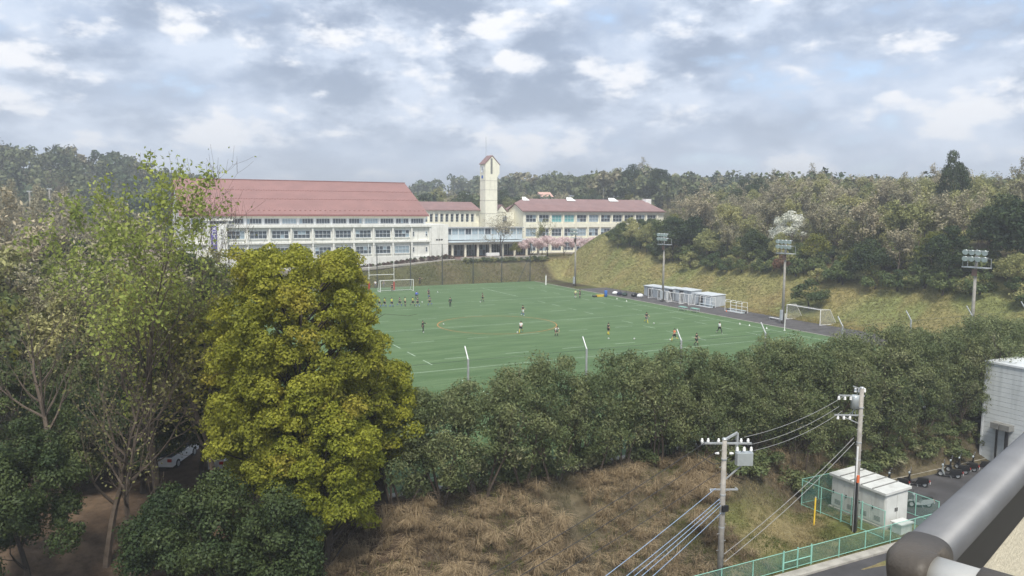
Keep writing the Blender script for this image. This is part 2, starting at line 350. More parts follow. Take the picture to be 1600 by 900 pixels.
def ground():
    gx = axis_pts(-2600, 2600, -80, 130, 1.15); gy = axis_pts(-1500, 3400, -86, 100, 1.15)
    X, Y = np.meshgrid(gx, gy); Z = terr(X, Y); nx, ny = len(gx), len(gy)
    Z = Z + (vnoise(X, Y, 2.1, 5) - .5)*.16*(1 - (ss(-38, -36, X)*ss(50, 48, X)*ss(-62.8, -62, Y)*ss(61, 60, Y)))
    co = np.stack([X, Y, Z], -1).reshape(-1, 3)
    i = (np.arange(ny-1)[:, None]*nx + np.arange(nx-1)[None]).ravel()
    q = np.stack([i, i+1, i+nx+1, i+nx], 1)
    me = bpy.data.meshes.new('ground'); me.vertices.add(len(co)); me.vertices.foreach_set('co', co.ravel().astype(np.float32))
    me.loops.add(q.size); me.loops.foreach_set('vertex_index', q.ravel().astype(np.int32))
    me.polygons.add(len(q)); me.polygons.foreach_set('loop_start', np.arange(0, q.size, 4, dtype=np.int32)); me.update(calc_edges=True)
    me.polygons.foreach_set('use_smooth', np.ones(len(q), bool))
    # ground cover by place
    x, y = co[:, 0], co[:, 1]; n1 = vnoise(x, y, 6, 1); n2 = vnoise(x, y, 2.6, 2)
    def lay(base, c, m): return base*(1 - m[:, None]) + np.array(c)*m[:, None]
    c = np.tile(np.array([.055, .046, .027]), (len(x), 1))
    c = lay(c, (.075, .080, .030), ss(.45, .7, n1))
    m = ss(44, 47, x)*ss(64, 59, x)*ss(-70, -60, y)*ss(88, 78, y); c = lay(c, (.22, .205, .085), m); c = lay(c, (.17, .185, .07), m*ss(.45, .7, n1)); c = lay(c, (.25, .19, .09), m*ss(.5, .75, n2)*.5)
    m = ss(57, 60, y)*ss(80, 74, y)*ss(46, 40, x)*ss(-60, -40, x); c = lay(c, (.115, .10, .058), m); c = lay(c, (.085, .085, .04), m*ss(.4, .7, n1))
    m = ss(67, 70, y)*ss(130, 120, y)*ss(130, 110, x)*ss(-70, -50, x); c = lay(c, (.17, .15, .13), m)
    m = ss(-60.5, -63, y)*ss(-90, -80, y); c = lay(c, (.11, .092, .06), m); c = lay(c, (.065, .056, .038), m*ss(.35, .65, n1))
    ml = ss(-66, -68.5, y)*ss(-21, -14, x)*ss(-90, -80, y); c = lay(c, (.12, .13, .045), ml); c = lay(c, (.20, .165, .085), ml*ss(.4, .7, n2))
    m = ss(-27, -40, x)*ss(-30, -45, y); c = lay(c, (.068, .048, .034), m); c = lay(c, (.12, .085, .058), m*ss(.5, .7, n2))
    m = ss(12, 2, np.hypot(x - 45.5, 0*y))*ss(43, 45, x)*ss(50, 47.5, x)*ss(30, 10, y); c = lay(c, (.20, .13, .055), m*.6)
    at = me.color_attributes.new('cover', 'FLOAT_COLOR', 'POINT'); at.data.foreach_set('color', np.concatenate([c, np.ones((len(c), 1))], 1).ravel().astype(np.float32))
    mm, nt, b = newmat('ground_cover'); a = nt.nodes.new('ShaderNodeAttribute'); a.attribute_name = 'cover'
    nz = noise_node(nt, 1.3, 9, rough=.7); k = nt.nodes.new('ShaderNodeMapRange'); nt.links.new(nz.outputs[0], k.inputs[0]); k.inputs[1].default_value = .3; k.inputs[2].default_value = .7; k.inputs[3].default_value = .55; k.inputs[4].default_value = 1.5
    vm = nt.nodes.new('ShaderNodeVectorMath'); vm.operation = 'SCALE'; nt.links.new(a.outputs['Color'], vm.inputs[0]); nt.links.new(k.outputs[0], vm.inputs['Scale'])
    nt.links.new(vm.outputs[0], b.inputs['Base Color']); b.inputs['Roughness'].default_value = 1; b.inputs['Specular IOR Level'].default_value = .1
    bp = nt.nodes.new('ShaderNodeBump'); bp.inputs['Strength'].default_value = .6; bp.inputs['Distance'].default_value = .25; nt.links.new(nz.outputs[0], bp.inputs['Height']); nt.links.new(bp.outputs[0], b.inputs['Normal'])
    me.materials.append(mm); tag(link('ground', me), kind='structure')
ground()

# ------------------------------------------------------------------ pitch
def sheet(name, x0, x1, y0, y1, z, mat, parent=None, kind='structure', t=.02):
    o = MB().box(x0, x1, y0, y1, z - t, z).build(name, mat, parent)
    if parent is None: tag(o, kind=kind)
    return o
def turf_mat():
    m, nt, b = newmat('artificial_turf'); n = noise_node(nt, .12, 5); n2 = noise_node(nt, 9, 4)
    tc = nt.nodes.new('ShaderNodeTexCoord'); mp = nt.nodes.new('ShaderNodeMapping'); mp.inputs['Scale'].default_value = (.07, .55, 1); mp.inputs['Rotation'].default_value[2] = .15
    nt.links.new(tc.outputs['Object'], mp.inputs[0]); s = nt.nodes.new('ShaderNodeTexNoise'); s.inputs['Scale'].default_value = 1.4; s.inputs['Detail'].default_value = 8; s.inputs['Roughness'].default_value = .65; nt.links.new(mp.outputs[0], s.inputs['Vector'])
    c = mixc(nt, smooth(nt, n.outputs[0], .3, .7), (.055, .112, .034), (.073, .136, .045))
    c = mixc(nt, smooth(nt, s.outputs[0], .42, .66), c, (.112, .178, .075))
    c = mixc(nt, smooth(nt, n2.outputs[0], .45, .75), c, (.050, .104, .036))
    nt.links.new(c, b.inputs['Base Color']); b.inputs['Roughness'].default_value = .9
    return m
M['turf'] = turf_mat()
turf = sheet('artificial_turf_pitch', -41, 38.2, -61.13, 59.6, .03, 'turf')
Z1, Z2 = .034, .038
def stripe(name, x0, x1, y0, y1, mat='line', z=Z1): return MB().add([(x0, y0, z), (x1, y0, z), (x1, y1, z), (x0, y1, z)], [(0, 1, 2, 3)]).build(name, mat, turf, rec=False)
LW = .11
for x in (-35, 35): stripe('touch_line', x - LW/2, x + LW/2, -50, 50)
for y in (-50, -28, 0, 28, 50): stripe('cross_line', -34.94, 34.94, y - LW/2, y + LW/2)
stripe('dead_ball_line', -35, 35, 57.9, 58.0); stripe('dead_ball_line', -35, 35, -59.6, -59.5)
dash = MB().add([(-LW/2, -1.5, 0), (LW/2, -1.5, 0), (LW/2, 1.5, 0), (-LW/2, 1.5, 0)], [(0, 1, 2, 3)]).mesh('dash_line'); dash.materials.append(M['line'])
dashx = MB().add([(-1.6, -LW/2, 0), (1.6, -LW/2, 0), (1.6, LW/2, 0), (-1.6, LW/2, 0)], [(0, 1, 2, 3)]).mesh('dash_line'); dashx.materials.append(M['line'])
for x in (-20, 20, 30, -30):
    for k in range(17):
        y = -46 + k*5.7
        if min(abs(y - q) for q in (-28, 0, 28)) > 1.8 and abs(y) < 48: link('dash_line', dash, turf, (x, y, Z1))
for y in (-10, 10, -45, 45, 22, -22):
    for k in range(9):
        x = -32 + k*8.1
        if min(abs(x - q) for q in (-20, 20, 30, -30)) > 1.9: link('dash_line', dashx, turf, (x, y, Z1))
stripe('goal_area_line', 19.9, 20.01, 33, 49.9)
def arc(name, r, w, mat, z):
    m = MB(); n = 72
    for k in range(n):
        a, b = 2*math.pi*k/n, 2*math.pi*(k+1)/n
        m.add([(r*math.cos(a), r*math.sin(a), z), ((r+w)*math.cos(a), (r+w)*math.sin(a), z), ((r+w)*math.cos(b), (r+w)*math.sin(b), z), (r*math.cos(b), r*math.sin(b), z)], [(0, 1, 2, 3)])
    return m.build(name, mat, turf, rec=False)
arc('centre_circle', 9.1, .13, 'oline', Z2)
tag(MB().box(38.25, 47.2, -61, 40, -.3, .02).build('asphalt_strip', 'asphalt'), kind='structure')
tag(MB().box(38.21, 38.45, -61, 59, -.3, .06).build('pitch_kerb', 'kerb'), kind='structure')
tag(MB().box(-41, 38.2, -61.75, -61.15, -.4, .06).build('concrete_walkway', 'kerb'), kind='structure')
tag(MB().box(-75, 60, -90, -74.75, -4.3, -3.93).build('road', 'road'), kind='structure')
tag(MB().box(-75, 60, -74.74, -74.1, -4.3, -3.80).build('roadside_kerb', 'kerb'), kind='structure')
tag(MB().box(-1.9, 60, -74.05, -66.0, -4.4, -3.95).build('parking_apron', 'road'), kind='structure')
tag(MB().box(-1.9, 60, -65.98, -65.6, -4.4, -3.78).build('apron_kerb', 'kerb'), kind='structure')
tag(MB().box(23.2, 48, 68.3, 88, 4.4, 5.08).build('entrance_plaza', 'pave'), kind='structure')
tag(MB().prism([(-12, 66.4, 3.25), (21.5, 69.6, 5.16), (22.6, 71.4, 5.18), (-12, 68.0, 3.35)], (0, 0, -.4)).build('sloping_path', 'kerb'), kind='structure')

# ------------------------------------------------------------------ buildings
WCACHE = {}; pyw = random.Random(3)
def window(parent, x, y, z, w, h, cols, rows, glass='glass', face='-y', fr=.09, depth=.12):
    """a window set into a wall that faces -y (or -x): frame with mullions, every pane a sub-part"""
    key = (round(w, 2), round(h, 2), cols, rows, fr)
    if key not in WCACHE:
        m = MB(); m.box(-w/2, w/2, 0, depth, 0, fr).box(-w/2, w/2, 0, depth, h - fr, h)
        m.box(-w/2, -w/2 + fr, 0, depth, fr, h - fr).box(w/2 - fr, w/2, 0, depth, fr, h - fr)
        pw, ph = (w - 2*fr)/cols, (h - 2*fr)/rows
        for i in range(1, cols): c = -w/2 + fr + pw*i; m.box(c - fr*.35, c + fr*.35, .01, depth - .01, fr, h - fr)
        for j in range(1, rows): c = fr + ph*j; m.box(-w/2 + fr, w/2 - fr, .015, depth - .015, c - fr*.3, c + fr*.3)
        a = m.mesh('window'); a.materials.append(M['frame'])
        p = MB().box(-pw/2 + .01, pw/2 - .01, depth*.55, depth*.8, -ph/2 + .01, ph/2 - .01).mesh('pane'); p.materials.append(M['glass'])
        WCACHE[key] = (a, p, pw, ph)
    a, p, pw, ph = WCACHE[key]
    ox, oy, oz = parent['_o']
    o = link('window', a, parent, (x - ox, y - oy, z - oz))
    if face == '-x': o.rotation_euler.z = -math.pi/2
    for i in range(cols):
        for j in range(rows):
            q = link('pane', p, o, (-w/2 + fr + pw*(i + .5), 0, fr + ph*(j + .5)))
            if glass == 'glass' and pyw.random() < .13: q.material_slots[0].link = 'OBJECT'; q.material_slots[0].material = M['paleglass']
            if glass != 'glass': q.material_slots[0].link = 'OBJECT'; q.material_slots[0].material = M[glass]
    return o
def text_mesh(parent, txt, size, mtx, mat):
    c = bpy.data.curves.new('lettering', 'FONT'); c.body = txt; c.size = size; c.align_x = 'LEFT'; c.extrude = .01; c.offset = .012
    t = bpy.data.objects.new('tmp', c); COL.objects.link(t); dg = bpy.context.evaluated_depsgraph_get()
    me = bpy.data.meshes.new_from_object(t.evaluated_get(dg)); bpy.data.objects.remove(t); bpy.data.curves.remove(c)
    me.name = 'lettering'; me.materials.clear(); me.materials.append(M[mat]); o = link('lettering', me, parent); o.matrix_local = mtx; return o

# hall with the long red roof
hb = thing('school_hall', 'long white concrete school hall with a red metal gable roof behind the pitch', 'building', (-8, 77.4, 3))
FY = 77.4
MB().box(-39.4, 18.3, 77.85, 117.8, 1.5, 13.1).box(-39.4, 18.55, 82.0, 117.8, 13.1, 15.75).build('wall', 'concrete', hb)
MB().box(18.32, 22.9, 77.3, 92, 2, 13.55).build('end_block', 'concrete', hb)
bays = [13.2 - 4.9*k for k in range(10)]                # right-hand column of each bay
for k, x in enumerate(bays + [18.05]):
    MB().box(x - .2, x + .2, 77.3, 77.85, 1.5, 13.0).build('column', 'concrete', hb)
for a, b, c, nm in ((12.98, 13.55, 77.1, 'parapet'), (9.2, 9.62, 77.22, 'floor_beam'), (1.5, 5.75, 77.35, 'base_wall')):
    MB().box(-39.4, 18.31, c, 77.86 if nm != 'parapet' else 82.0, a, b).build(nm, 'concrete', hb)
for x in bays[:9]:
    for z, h in ((10.4, 1.85), (6.45, 1.9)):
        g = 'paleglass' if (x == bays[0] and z < 8) else 'glass'
        window(hb, x - 2.45, 77.72, z, 3.85, h, 4, 2, g)
        MB().box(x - 4.5, x - .4, 77.55, 77.84, z - .14, z - .02).build('sill', 'concrete', hb)
for x in (13.75, 17.2):
    for z in (10.6, 6.7): window(hb, x, 77.74, z, .55, 1.25, 1, 2)
for k in range(3): MB().box(19.6 + k*.65, 20.05 + k*.65, 77.22, 77.31, 9.55, 9.9).build('vent', 'dark', hb)
for k in range(14):
    x = 18.2 - 4.0*k
    window(hb, x - 2.0, 81.86, 13.72, 3.35, 1.3, 5, 1, 'paleglass' if k % 5 == 3 else 'glass')
    MB().box(x - .22, x + .22, 81.75, 82.0, 13.56, 15.1).build('strip_column', 'frame', hb)
MB().box(-39.4, 18.6, 81.6, 82.02, 15.1, 15.72).build('fascia', 'cream', hb)
rf = MB()
for s in (1, -1):
    y0, y1 = (80.9, 99.9) if s > 0 else (118.9, 99.9)
    rf.prism([(-39.9, y0, 15.72), (19.0, y0, 15.72), (19.0, y1, 24.25), (-39.9, y1, 24.25)], (0, 0, .25))
roof = rf.build('roof', 'redroof', hb)
MB().prism([(18.54, 82, 15.7), (18.54, 117.8, 15.7), (18.54, 99.9, 23.9)], (-.3, 0, 0)).build('gable', 'concrete', hb)
MB().prism([(-39.1, 82, 15.7), (-39.1, 117.8, 15.7), (-39.1, 99.9, 23.9)], (-.3, 0, 0)).build('gable', 'concrete', hb)
MB().box(-39.95, 19.05, 80.72, 80.9, 15.55, 15.98).build('gutter', 'redseam', roof)
MB().box(-39.95, 19.05, 99.6, 100.2, 24.42, 24.6).build('ridge_cap', 'redseam', roof)
sm = MB(); sg = MB(); slope = (24.25 - 15.72)/19.0
for k in range(98):
    x = -39.6 + k*.6
    sm.prism([(x - .03, 80.95, 15.97), (x + .03, 80.95, 15.97), (x + .03, 99.6, 24.35), (x - .03, 99.6, 24.35)], (0, 0, .05))
    for r in (.10, .42, .68):
        y = 80.95 + 18.7*r + (.22 if k % 2 else 0); z = 15.97 + (y - 80.95)*slope
        if k % 2 == 0 or r > .2: sg.box(x + .08, x + .42, y, y + .12, z, z + .17)
tag(sm.build('roof_seam', 'redroof', roof, rec=False), kind='stuff'); tag(sg.build('snow_guard', 'redseam', roof, rec=False), kind='stuff')
# banner bay
MB().box(-34.9, -30.4, 76.5, 77.84, 2, 13.85).build('stair_block', 'concrete', hb)
MB().box(-35.4, -29.1, 76.3, 80, 14.55, 14.98).box(-34.9, -34.5, 76.6, 79, 13.85, 14.55).box(-30.6, -30.2, 76.6, 79, 13.85, 14.55).build('canopy_slab', 'concrete', hb)
bn = MB().box(-33.8, -32.6, 76.40, 76.46, 7.6, 13.45).build('banner', 'purple', hb); bn['label'] = 'purple hanging banner with white lettering'
rot = Matrix(((0, 1, 0, 0), (0, 0, -1, 0), (-1, 0, 0, 0), (0, 0, 0, 1)))      # reads downwards, facing the pitch
def on_banner(x, y, z): o = hb['_o']; return Matrix.Translation((x - o[0], y - o[1], z - o[2])) @ rot
text_mesh(bn, 'KU', 1.28, on_banner(-33.62, 76.385, 13.15), 'white'); text_mesh(bn, 'PRIDE', .82, on_banner(-33.45, 76.385, 11.35), 'white')
sgn = MB().box(-32.05, -30.95, 76.40, 76.47, 7.2, 13.5).build('sign_board', 'white', hb); sgn['label'] = 'tall white sign board with a column of dark characters'
rr = random.Random(4)
for k in range(8):
    z = 12.45 - k*.62; g = MB()
    for j in range(3): g.box(-31.7, -31.3, 76.383, 76.396, z - .2 + j*.18, z - .13 + j*.18)
    x = -31.5 + rr.uniform(-.1, .1); g.box(x - .03, x + .03, 76.383, 76.396, z - .22, z + .26)
    if k % 2: g.box(-31.72, -31.66, 76.383, 76.396, z - .22, z + .2)
    g.build('character', 'ink', sgn)

# clock tower
tw = thing('clock_tower', 'tall cream clock tower with a pointed brown roof and a dark slot', 'tower', (40, 90, 5))
MB().box(38.2, 41.8, 88, 91.7, 3, 26.2).prism([(38.2, 88, 26.2), (41.8, 88, 26.2), (42.45, 88, 27.3), (42.45, 88, 29.55), (40.2, 88, 31.85), (38.2, 88, 29.75)], (0, 3.7, 0)).build('shaft', 'cream', tw)
MB().prism([(38.0, 87.9, 29.72), (40.2, 87.9, 32.0), (40.2, 87.9, 32.2), (37.9, 87.9, 29.8)], (0, 3.9, 0)).build('roof', 'brownroof', tw)
MB().prism([(42.62, 87.9, 29.5), (40.21, 87.9, 32.0), (40.21, 87.9, 32.2), (42.7, 87.9, 29.6)], (0, 3.9, 0)).build('roof', 'brownroof', tw)
MB().box(39.72, 40.3, 87.95, 88.02, 27.1, 31.3).build('slot_window', 'duct', tw)
for z in (25.2, 22.7, 19.8, 16.2): MB().box(38.15, 41.83, 87.96, 88.03, z, z + .07).box(38.16, 38.21, 88, 91.7, z, z + .07).build('joint', 'kerb', tw)
ck = MB().lathe((38.19, 89.95, 28.35), (-1, 0, 0), [(.95, 0), (.95, .1), (.8, .1), (.8, .06)], 24).build('clock_face', 'frame', tw)
MB().box(38.05, 38.09, 89.9, 90.0, 28.3, 29.0).box(38.05, 38.09, 89.5, 90.0, 28.3, 28.4).build('clock_hand', 'ink', ck)
MB().box(38.1, 38.19, 89.6, 90.5, 25.9, 26.7).build('emblem', 'blue', tw)
MB().tube([(39.2, 89.9, 31), (39.2, 89.9, 37.2)], .05, 6).build('antenna', 'steel', tw)

# wing left of the tower
lw = thing('school_wing', 'cream school wing with narrow upright windows left of the tower', 'building', (32, 92, 5))
MB().box(19.5, 38.15, 92.3, 104, 3, 17.05).build('wall', 'cream', lw)
MB().box(19.5, 38.15, 91.9, 92.31, 12.4, 13.7).box(19.5, 38.15, 91.9, 92.31, 16.15, 17.04).build('band', 'cream', lw)
for k in range(12):
    x = 20.1 + k*1.52
    MB().box(x - .28, x + .28, 91.92, 92.3, 13.7, 16.15).build('pier', 'cream', lw)
    if k < 11: window(lw, x + .76, 92.2, 13.85, .9, 2.2, 1, 3, fr=.07)
MB().prism([(19.0, 91.3, 17.0), (38.3, 91.3, 17.0), (38.3, 98, 19.2), (19.0, 98, 19.2)], (0, 0, .22)).prism([(19.0, 104.6, 17.0), (38.3, 104.6, 17.0), (38.3, 98.02, 19.2), (19.0, 98.02, 19.2)], (0, 0, .22)).build('roof', 'brownroof', lw)
# link right of the tower
lk = thing('link_block', 'low cream block with small gables between tower and long wing', 'building', (46, 95, 5))
MB().box(41.9, 49.9, 93.5, 103, 3, 16.6).prism([(44.2, 93.4, 16.6), (47.4, 93.4, 16.6), (45.8, 93.4, 18.4)], (0, 6, 0)).build('wall', 'cream', lk)
MB().prism([(43.9, 93.3, 16.7), (45.8, 93.3, 18.5), (45.8, 93.3, 18.75), (43.6, 93.3, 16.75)], (0, 7, 0)).prism([(47.7, 93.3, 16.7), (45.81, 93.3, 18.5), (45.81, 93.3, 18.75), (48.0, 93.3, 16.75)], (0, 7, 0)).build('roof', 'brownroof', lk)
window(lk, 46.8, 93.42, 13.7, 1.3, 1.8, 2, 2); window(lk, 43.2, 93.42, 13.4, .6, 2.4, 1, 2)
# long classroom wing
cw = thing('classroom_wing', 'long cream classroom building with brown roof and two rows of windows', 'building', (75, 88, 5))
MB().box(50.3, 99.3, 88.4, 106, 2, 17.0).prism([(50.0, 88, 3), (50.0, 88, 17.05), (50.0, 92.8, 19.1), (50.0, 97.6, 17.05), (50.0, 97.6, 3)], (.6, 0, 0)).build('wall', 'cream', cw)
for a, b in ((16.05, 17.0), (12.25, 13.5), (8.0, 9.45), (2.5, 5.3)): MB().box(50.6, 99.3, 88.02, 88.41, a, b).build('band', 'cream', cw)
rows = ((13.8, 2.1), (9.75, 2.15), (5.6, 2.2))
for k in range(12):
    x = 50.75 + 4.2*k
    MB().box(x - .45 if k else 50.61, x + .02, 88.0, 88.4, 3, 16.06).build('pier', 'cream', cw)
    for j, (z, h) in enumerate(rows):
        if k == 11: continue
        g = 'teal' if (j == 0 and k in (2, 3)) else ('paleglass' if (j, k) in ((0, 5), (1, 0), (1, 4)) else 'glass')
        window(cw, x + 1.85, 88.3, z, 3.3, h, 3, 2, g, fr=.1)
rf2 = MB().add([(49.5, 87.4, 16.95), (99.6, 87.4, 16.95), (97.4, 97, 20.55), (54.5, 97, 20.55), (49.5, 92.8, 19.25)], [(0, 1, 2, 3, 4)])
rf2.add([(49.5, 92.8, 19.25), (54.5, 97, 20.55), (49.5, 98.4, 16.9)], [(0, 1, 2)]).add([(49.5, 98.4, 16.9), (54.5, 97, 20.55), (97.4, 97, 20.55), (99.6, 106.6, 16.9), (52, 106.6, 16.9)], [(0, 1, 2, 3, 4)]).add([(99.6, 87.4, 16.95), (99.6, 106.6, 16.9), (97.4, 97, 20.55)], [(0, 1, 2)])
rfo = rf2.build('roof', 'brownroof', cw, rec=False); md = rfo.modifiers.new('thick', 'SOLIDIFY'); md.thickness = .2; md.offset = -1
MB().box(49.6, 99.5, 87.3, 87.42, 16.8, 17.1).build('gutter', 'brownroof', rfo)
for x, w in ((53.5, 2.2), (68.5, 3.0), (83.6, 3.4)): MB().prism([(x, 95.0, 20.0), (x + w, 95.0, 20.0), (x + w - .6, 96.4, 20.9), (x + .6, 96.4, 20.9)], (0, .5, .18)).build('skylight', 'white', rfo)
MB().box(97.3, 99.4, 95, 97, 18.5, 20.9).build('roof_box', 'white', rfo); MB().tube([(82.6, 96.9, 20.4), (82.6, 96.9, 24.2)], .04, 5).build('antenna', 'steel', rfo)
# glazed bridge over a colonnade
br = thing('glazed_bridge', 'pale blue glazed walkway over a cream colonnade beside the white hall', 'building', (33, 80, 5))
MB().box(23.0, 45.5, 80.3, 84, 9.4, 12.45).build('inner_wall', 'dark', br)
MB().box(22.95, 46, 79.7, 84.3, 12.45, 12.7).build('roof', 'steel', br)
for k in range(12):
    x = 23.1 + k*1.88
    MB().box(x + .06, x + 1.82, 80.05, 80.2, 9.42, 10.75).build('panel', 'bluepanel', br)
    window(br, x + .94, 80.06, 10.78, 1.72, 1.62, 2, 1, 'paleglass' if k % 3 else 'glass', fr=.06)
    MB().box(x - .06, x + .06, 79.95, 80.3, 9.42, 12.44).build('mullion', 'frame', br)
MB().prism([(22.95, 77.4, 8.85), (22.95, 84, 9.25), (22.95, 84, 9.4), (22.95, 77.4, 9.1)], (27, 0, 0)).build('canopy', 'bluepanel', br)
MB().box(22.95, 50, 78.4, 78.9, 8.25, 8.84).build('beam', 'cream', br)
for k in range(8): MB().box(24.3 + k*3.6, 24.8 + k*3.6, 78.4, 78.9, 4.9, 8.3).build('column', 'cream', br)
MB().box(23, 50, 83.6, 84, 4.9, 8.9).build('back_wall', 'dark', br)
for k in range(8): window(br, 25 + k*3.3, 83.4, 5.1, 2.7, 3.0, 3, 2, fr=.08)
# plaza edge
tag(MB().box(22.5, 46, 67.6, 68.1, 4.2, 5.75).build('plaza_wall', 'kerb'), 'low weathered concrete wall along the plaza edge above the bank', 'wall')
wt = thing('notice_table', 'small white covered table standing at the plaza edge', 'table', (32.3, 70.5, 5.05))
MB().box(30.6, 34.0, 70.2, 71.1, 5.75, 6.5).build('top_cover', 'white', wt)
for x in (30.8, 33.8):
    for y in (70.3, 71.0): MB().box(x - .05, x + .05, y - .05, y + .05, 5.05, 5.75).build('leg', 'steel', wt)
# far houses and pylons
hp_ = atd(850, 303, 340); hx, hy, hz_ = hp_[0], hp_[1], hp_[2]; hg = tz(hx, hy)
fh = thing('far_house', 'small pink roofed house among the far trees right of the tower', 'house', (hx, hy, hg))
MB().box(hx - 2.6, hx + 2.6, hy - 3, hy + 3, hg - 1, hz_ - 1.2).build('wall', 'cream', fh); MB().prism([(hx - 3, hy - 3.5, hz_ - 1.3), (hx - 3, hy + 3.5, hz_ - 1.3), (hx - 3, hy, hz_ + .8)], (6, 0, 0)).build('roof', 'pink', fh)
for k in (-1.2, 1.2): window(fh, hx + k, hy - 3.1, hz_ - 3.2, 1.4, 1.2, 2, 1)
def pylon(px, ytop, lab):
    p = atd(px, ytop, 900); g = tz(p[0], p[1]); h = p[2] - g
    t = thing('power_pylon', lab, 'pylon', (p[0], p[1], g), 'pylons on the skyline')
    for sx in (-1, 1):
        for sy in (-1, 1): MB().tube([(p[0] + sx*3.2, p[1] + sy*3.2, g), (p[0] + sx*.5, p[1] + sy*.5, p[2])], .22, 4).build('leg', 'steel', t)
    br_ = MB()
    for k in range(7):
        z0, z1 = g + h*k/8, g + h*(k+1)/8; r0 = 3.2 - 2.7*k/8; r1 = 3.2 - 2.7*(k+1)/8
        br_.tube([(p[0] - r0, p[1], z0), (p[0] + r1, p[1], z1)], .12, 4).tube([(p[0] + r0, p[1], z0), (p[0] - r1, p[1], z1)], .12, 4)
    br_.build('lattice', 'steel', t)
    for k, w in ((.78, 5), (.87, 4.2), (.96, 3.4)): MB().bar((p[0] - w, p[1], g + h*k), (p[0] + w, p[1], g + h*k), .45).build('cross_arm', 'steel', t)
pylon(858, 266, 'left of the two tiny lattice pylons on the far skyline'); pylon(889, 268, 'right of the two tiny lattice pylons on the far skyline')
# ribbed white building at the right edge
wb = thing('metal_clad_building', 'white metal clad building at the right edge beside the parked scooters', 'building', (20, -68, -4))
X0, YB, ZT = 16.5, -65.4, 4.75
MB().box(X0 + .05, X0 + 13, YB - 14, YB, -4.2, ZT).build('wall', 'siding', wb)
k = 0
while -3.9 + k*.42 < ZT - .2:
    z = -3.9 + k*.42
    for j in range(3):
        y1 = YB - .12 - j*4.6; MB().box(X0, X0 + .06, y1 - 4.55, y1, z + .012, z + .408).build('siding_panel', 'siding', wb)
    k += 1
MB().box(X0 - .06, X0 + .07, YB - .1, YB + .06, -4.1, ZT).build('corner_trim', 'frame', wb)
MB().box(X0 - .1, X0 + 13.1, YB - 14, YB + .1, ZT, ZT + .16).build('parapet_cap', 'frame', wb)
for k, (y, w) in enumerate(((-66.9, .7), (-67.75, .8))):
    MB().box(X0 - .75, X0, y - w/2, y + w/2, -.75, -.25).build('duct_hood', 'duct', wb)
    MB().tube([(X0 - .3, y, -.7), (X0 - .3, y, -3.9)], .09 if k == 0 else .15, 8).build('duct_pipe', 'black', wb)

# ------------------------------------------------------------------ goals, posts, floodlights
def tb(*segs, r=.06, n=6):
    m = MB()
    for s in segs: m.tube(s, r, n)
    return m
def goal(name, label, loc, rz, w=7.32, h=2.44, top=.9, dep=2.0, r=.06, group='full size goals', net=True):
    t = thing(name, label, 'goal', loc, group, rz, local=True)      # mouth faces local -y
    for s in (-1, 1):
        tb([(s*w/2, 0, 0), (s*w/2, 0, h)], r=r).build('post', 'white', t)
        tb([(s*w/2, 0, h), (s*w/2, top, h - .05)], [(s*w/2, top, h - .05), (s*w/2, dep, .04)], [(s*w/2, dep, .05), (s*w/2, 0, .05)], r=r*.75).build('side_frame', 'white', t)
    tb([(-w/2, 0, h), (w/2, 0, h)], r=r).build('crossbar', 'white', t)
    tb([(-w/2, dep, .05), (w/2, dep, .05)], r=r*.75).build('ground_bar', 'white', t)
    if net:
        m = MB().add([(-w/2, .02, h), (w/2, .02, h), (w/2, top, h - .1), (-w/2, top, h - .1)], [(0, 1, 2, 3)]).add([(-w/2, top, h - .1), (w/2, top, h - .1), (w/2, dep - .05, .06), (-w/2, dep - .05, .06)], [(0, 1, 2, 3)])
        for s in (-1, 1): m.add([(s*w/2, .02, .05), (s*w/2, .02, h), (s*w/2, top, h - .1), (s*w/2, dep, .05)], [(0, 1, 2, 3)])
        m.build('net', 'whitenet', t, rec=False)
    return t
goal('football_goal', 'white football goal with net at the far end of the pitch', (.5, 50.6, .03), 0)
# big goal parked on the asphalt, seen from behind
goal('football_goal', 'large white football goal parked on the asphalt at the right edge of the pitch', (45.6, -17.9, .02), R(-94), dep=3.4, top=1.9)
gp = thing('rugby_posts', 'tall white rugby posts with red padded feet behind the far goal', 'rugby posts', (-2.1, 53, .02))
for x in (-4.9, .6):
    MB().tube([(x, 53, .02), (x, 53, 10.2)], .055, 8).build('upright', 'white', gp); MB().tube([(x, 53, .02), (x, 53, 1.9)], .17, 8).build('pad', 'redlamp', gp)
MB().tube([(-4.9, 53, 3.5), (.6, 53, 3.5)], .05, 8).build('crossbar', 'white', gp)
cp = thing('corner_post', 'short padded white corner post at the far right corner', 'post', (36.5, 50.3, .03))
MB().tube([(36.5, 50.3, .03), (36.5, 50.3, 2.2)], .16, 8).build('pad', 'white', cp); MB().tube([(36.5, 50.3, 2.2), (36.5, 50.3, 2.6)], .04, 6).build('pole_tip', 'steel', cp)
sp_ = thing('side_pole', 'slim white pole at the pitch edge in front of the parked goal', 'pole', (36.5, -22.9, .03))
MB().tube([(36.5, -22.9, .03), (36.5, -22.9, 2.6)], .06, 8).build('shaft', 'white', sp_); MB().tube([(36.5, -22.9, .03), (36.5, -22.9, .1)], .16, 8).build('foot', 'white', sp_)
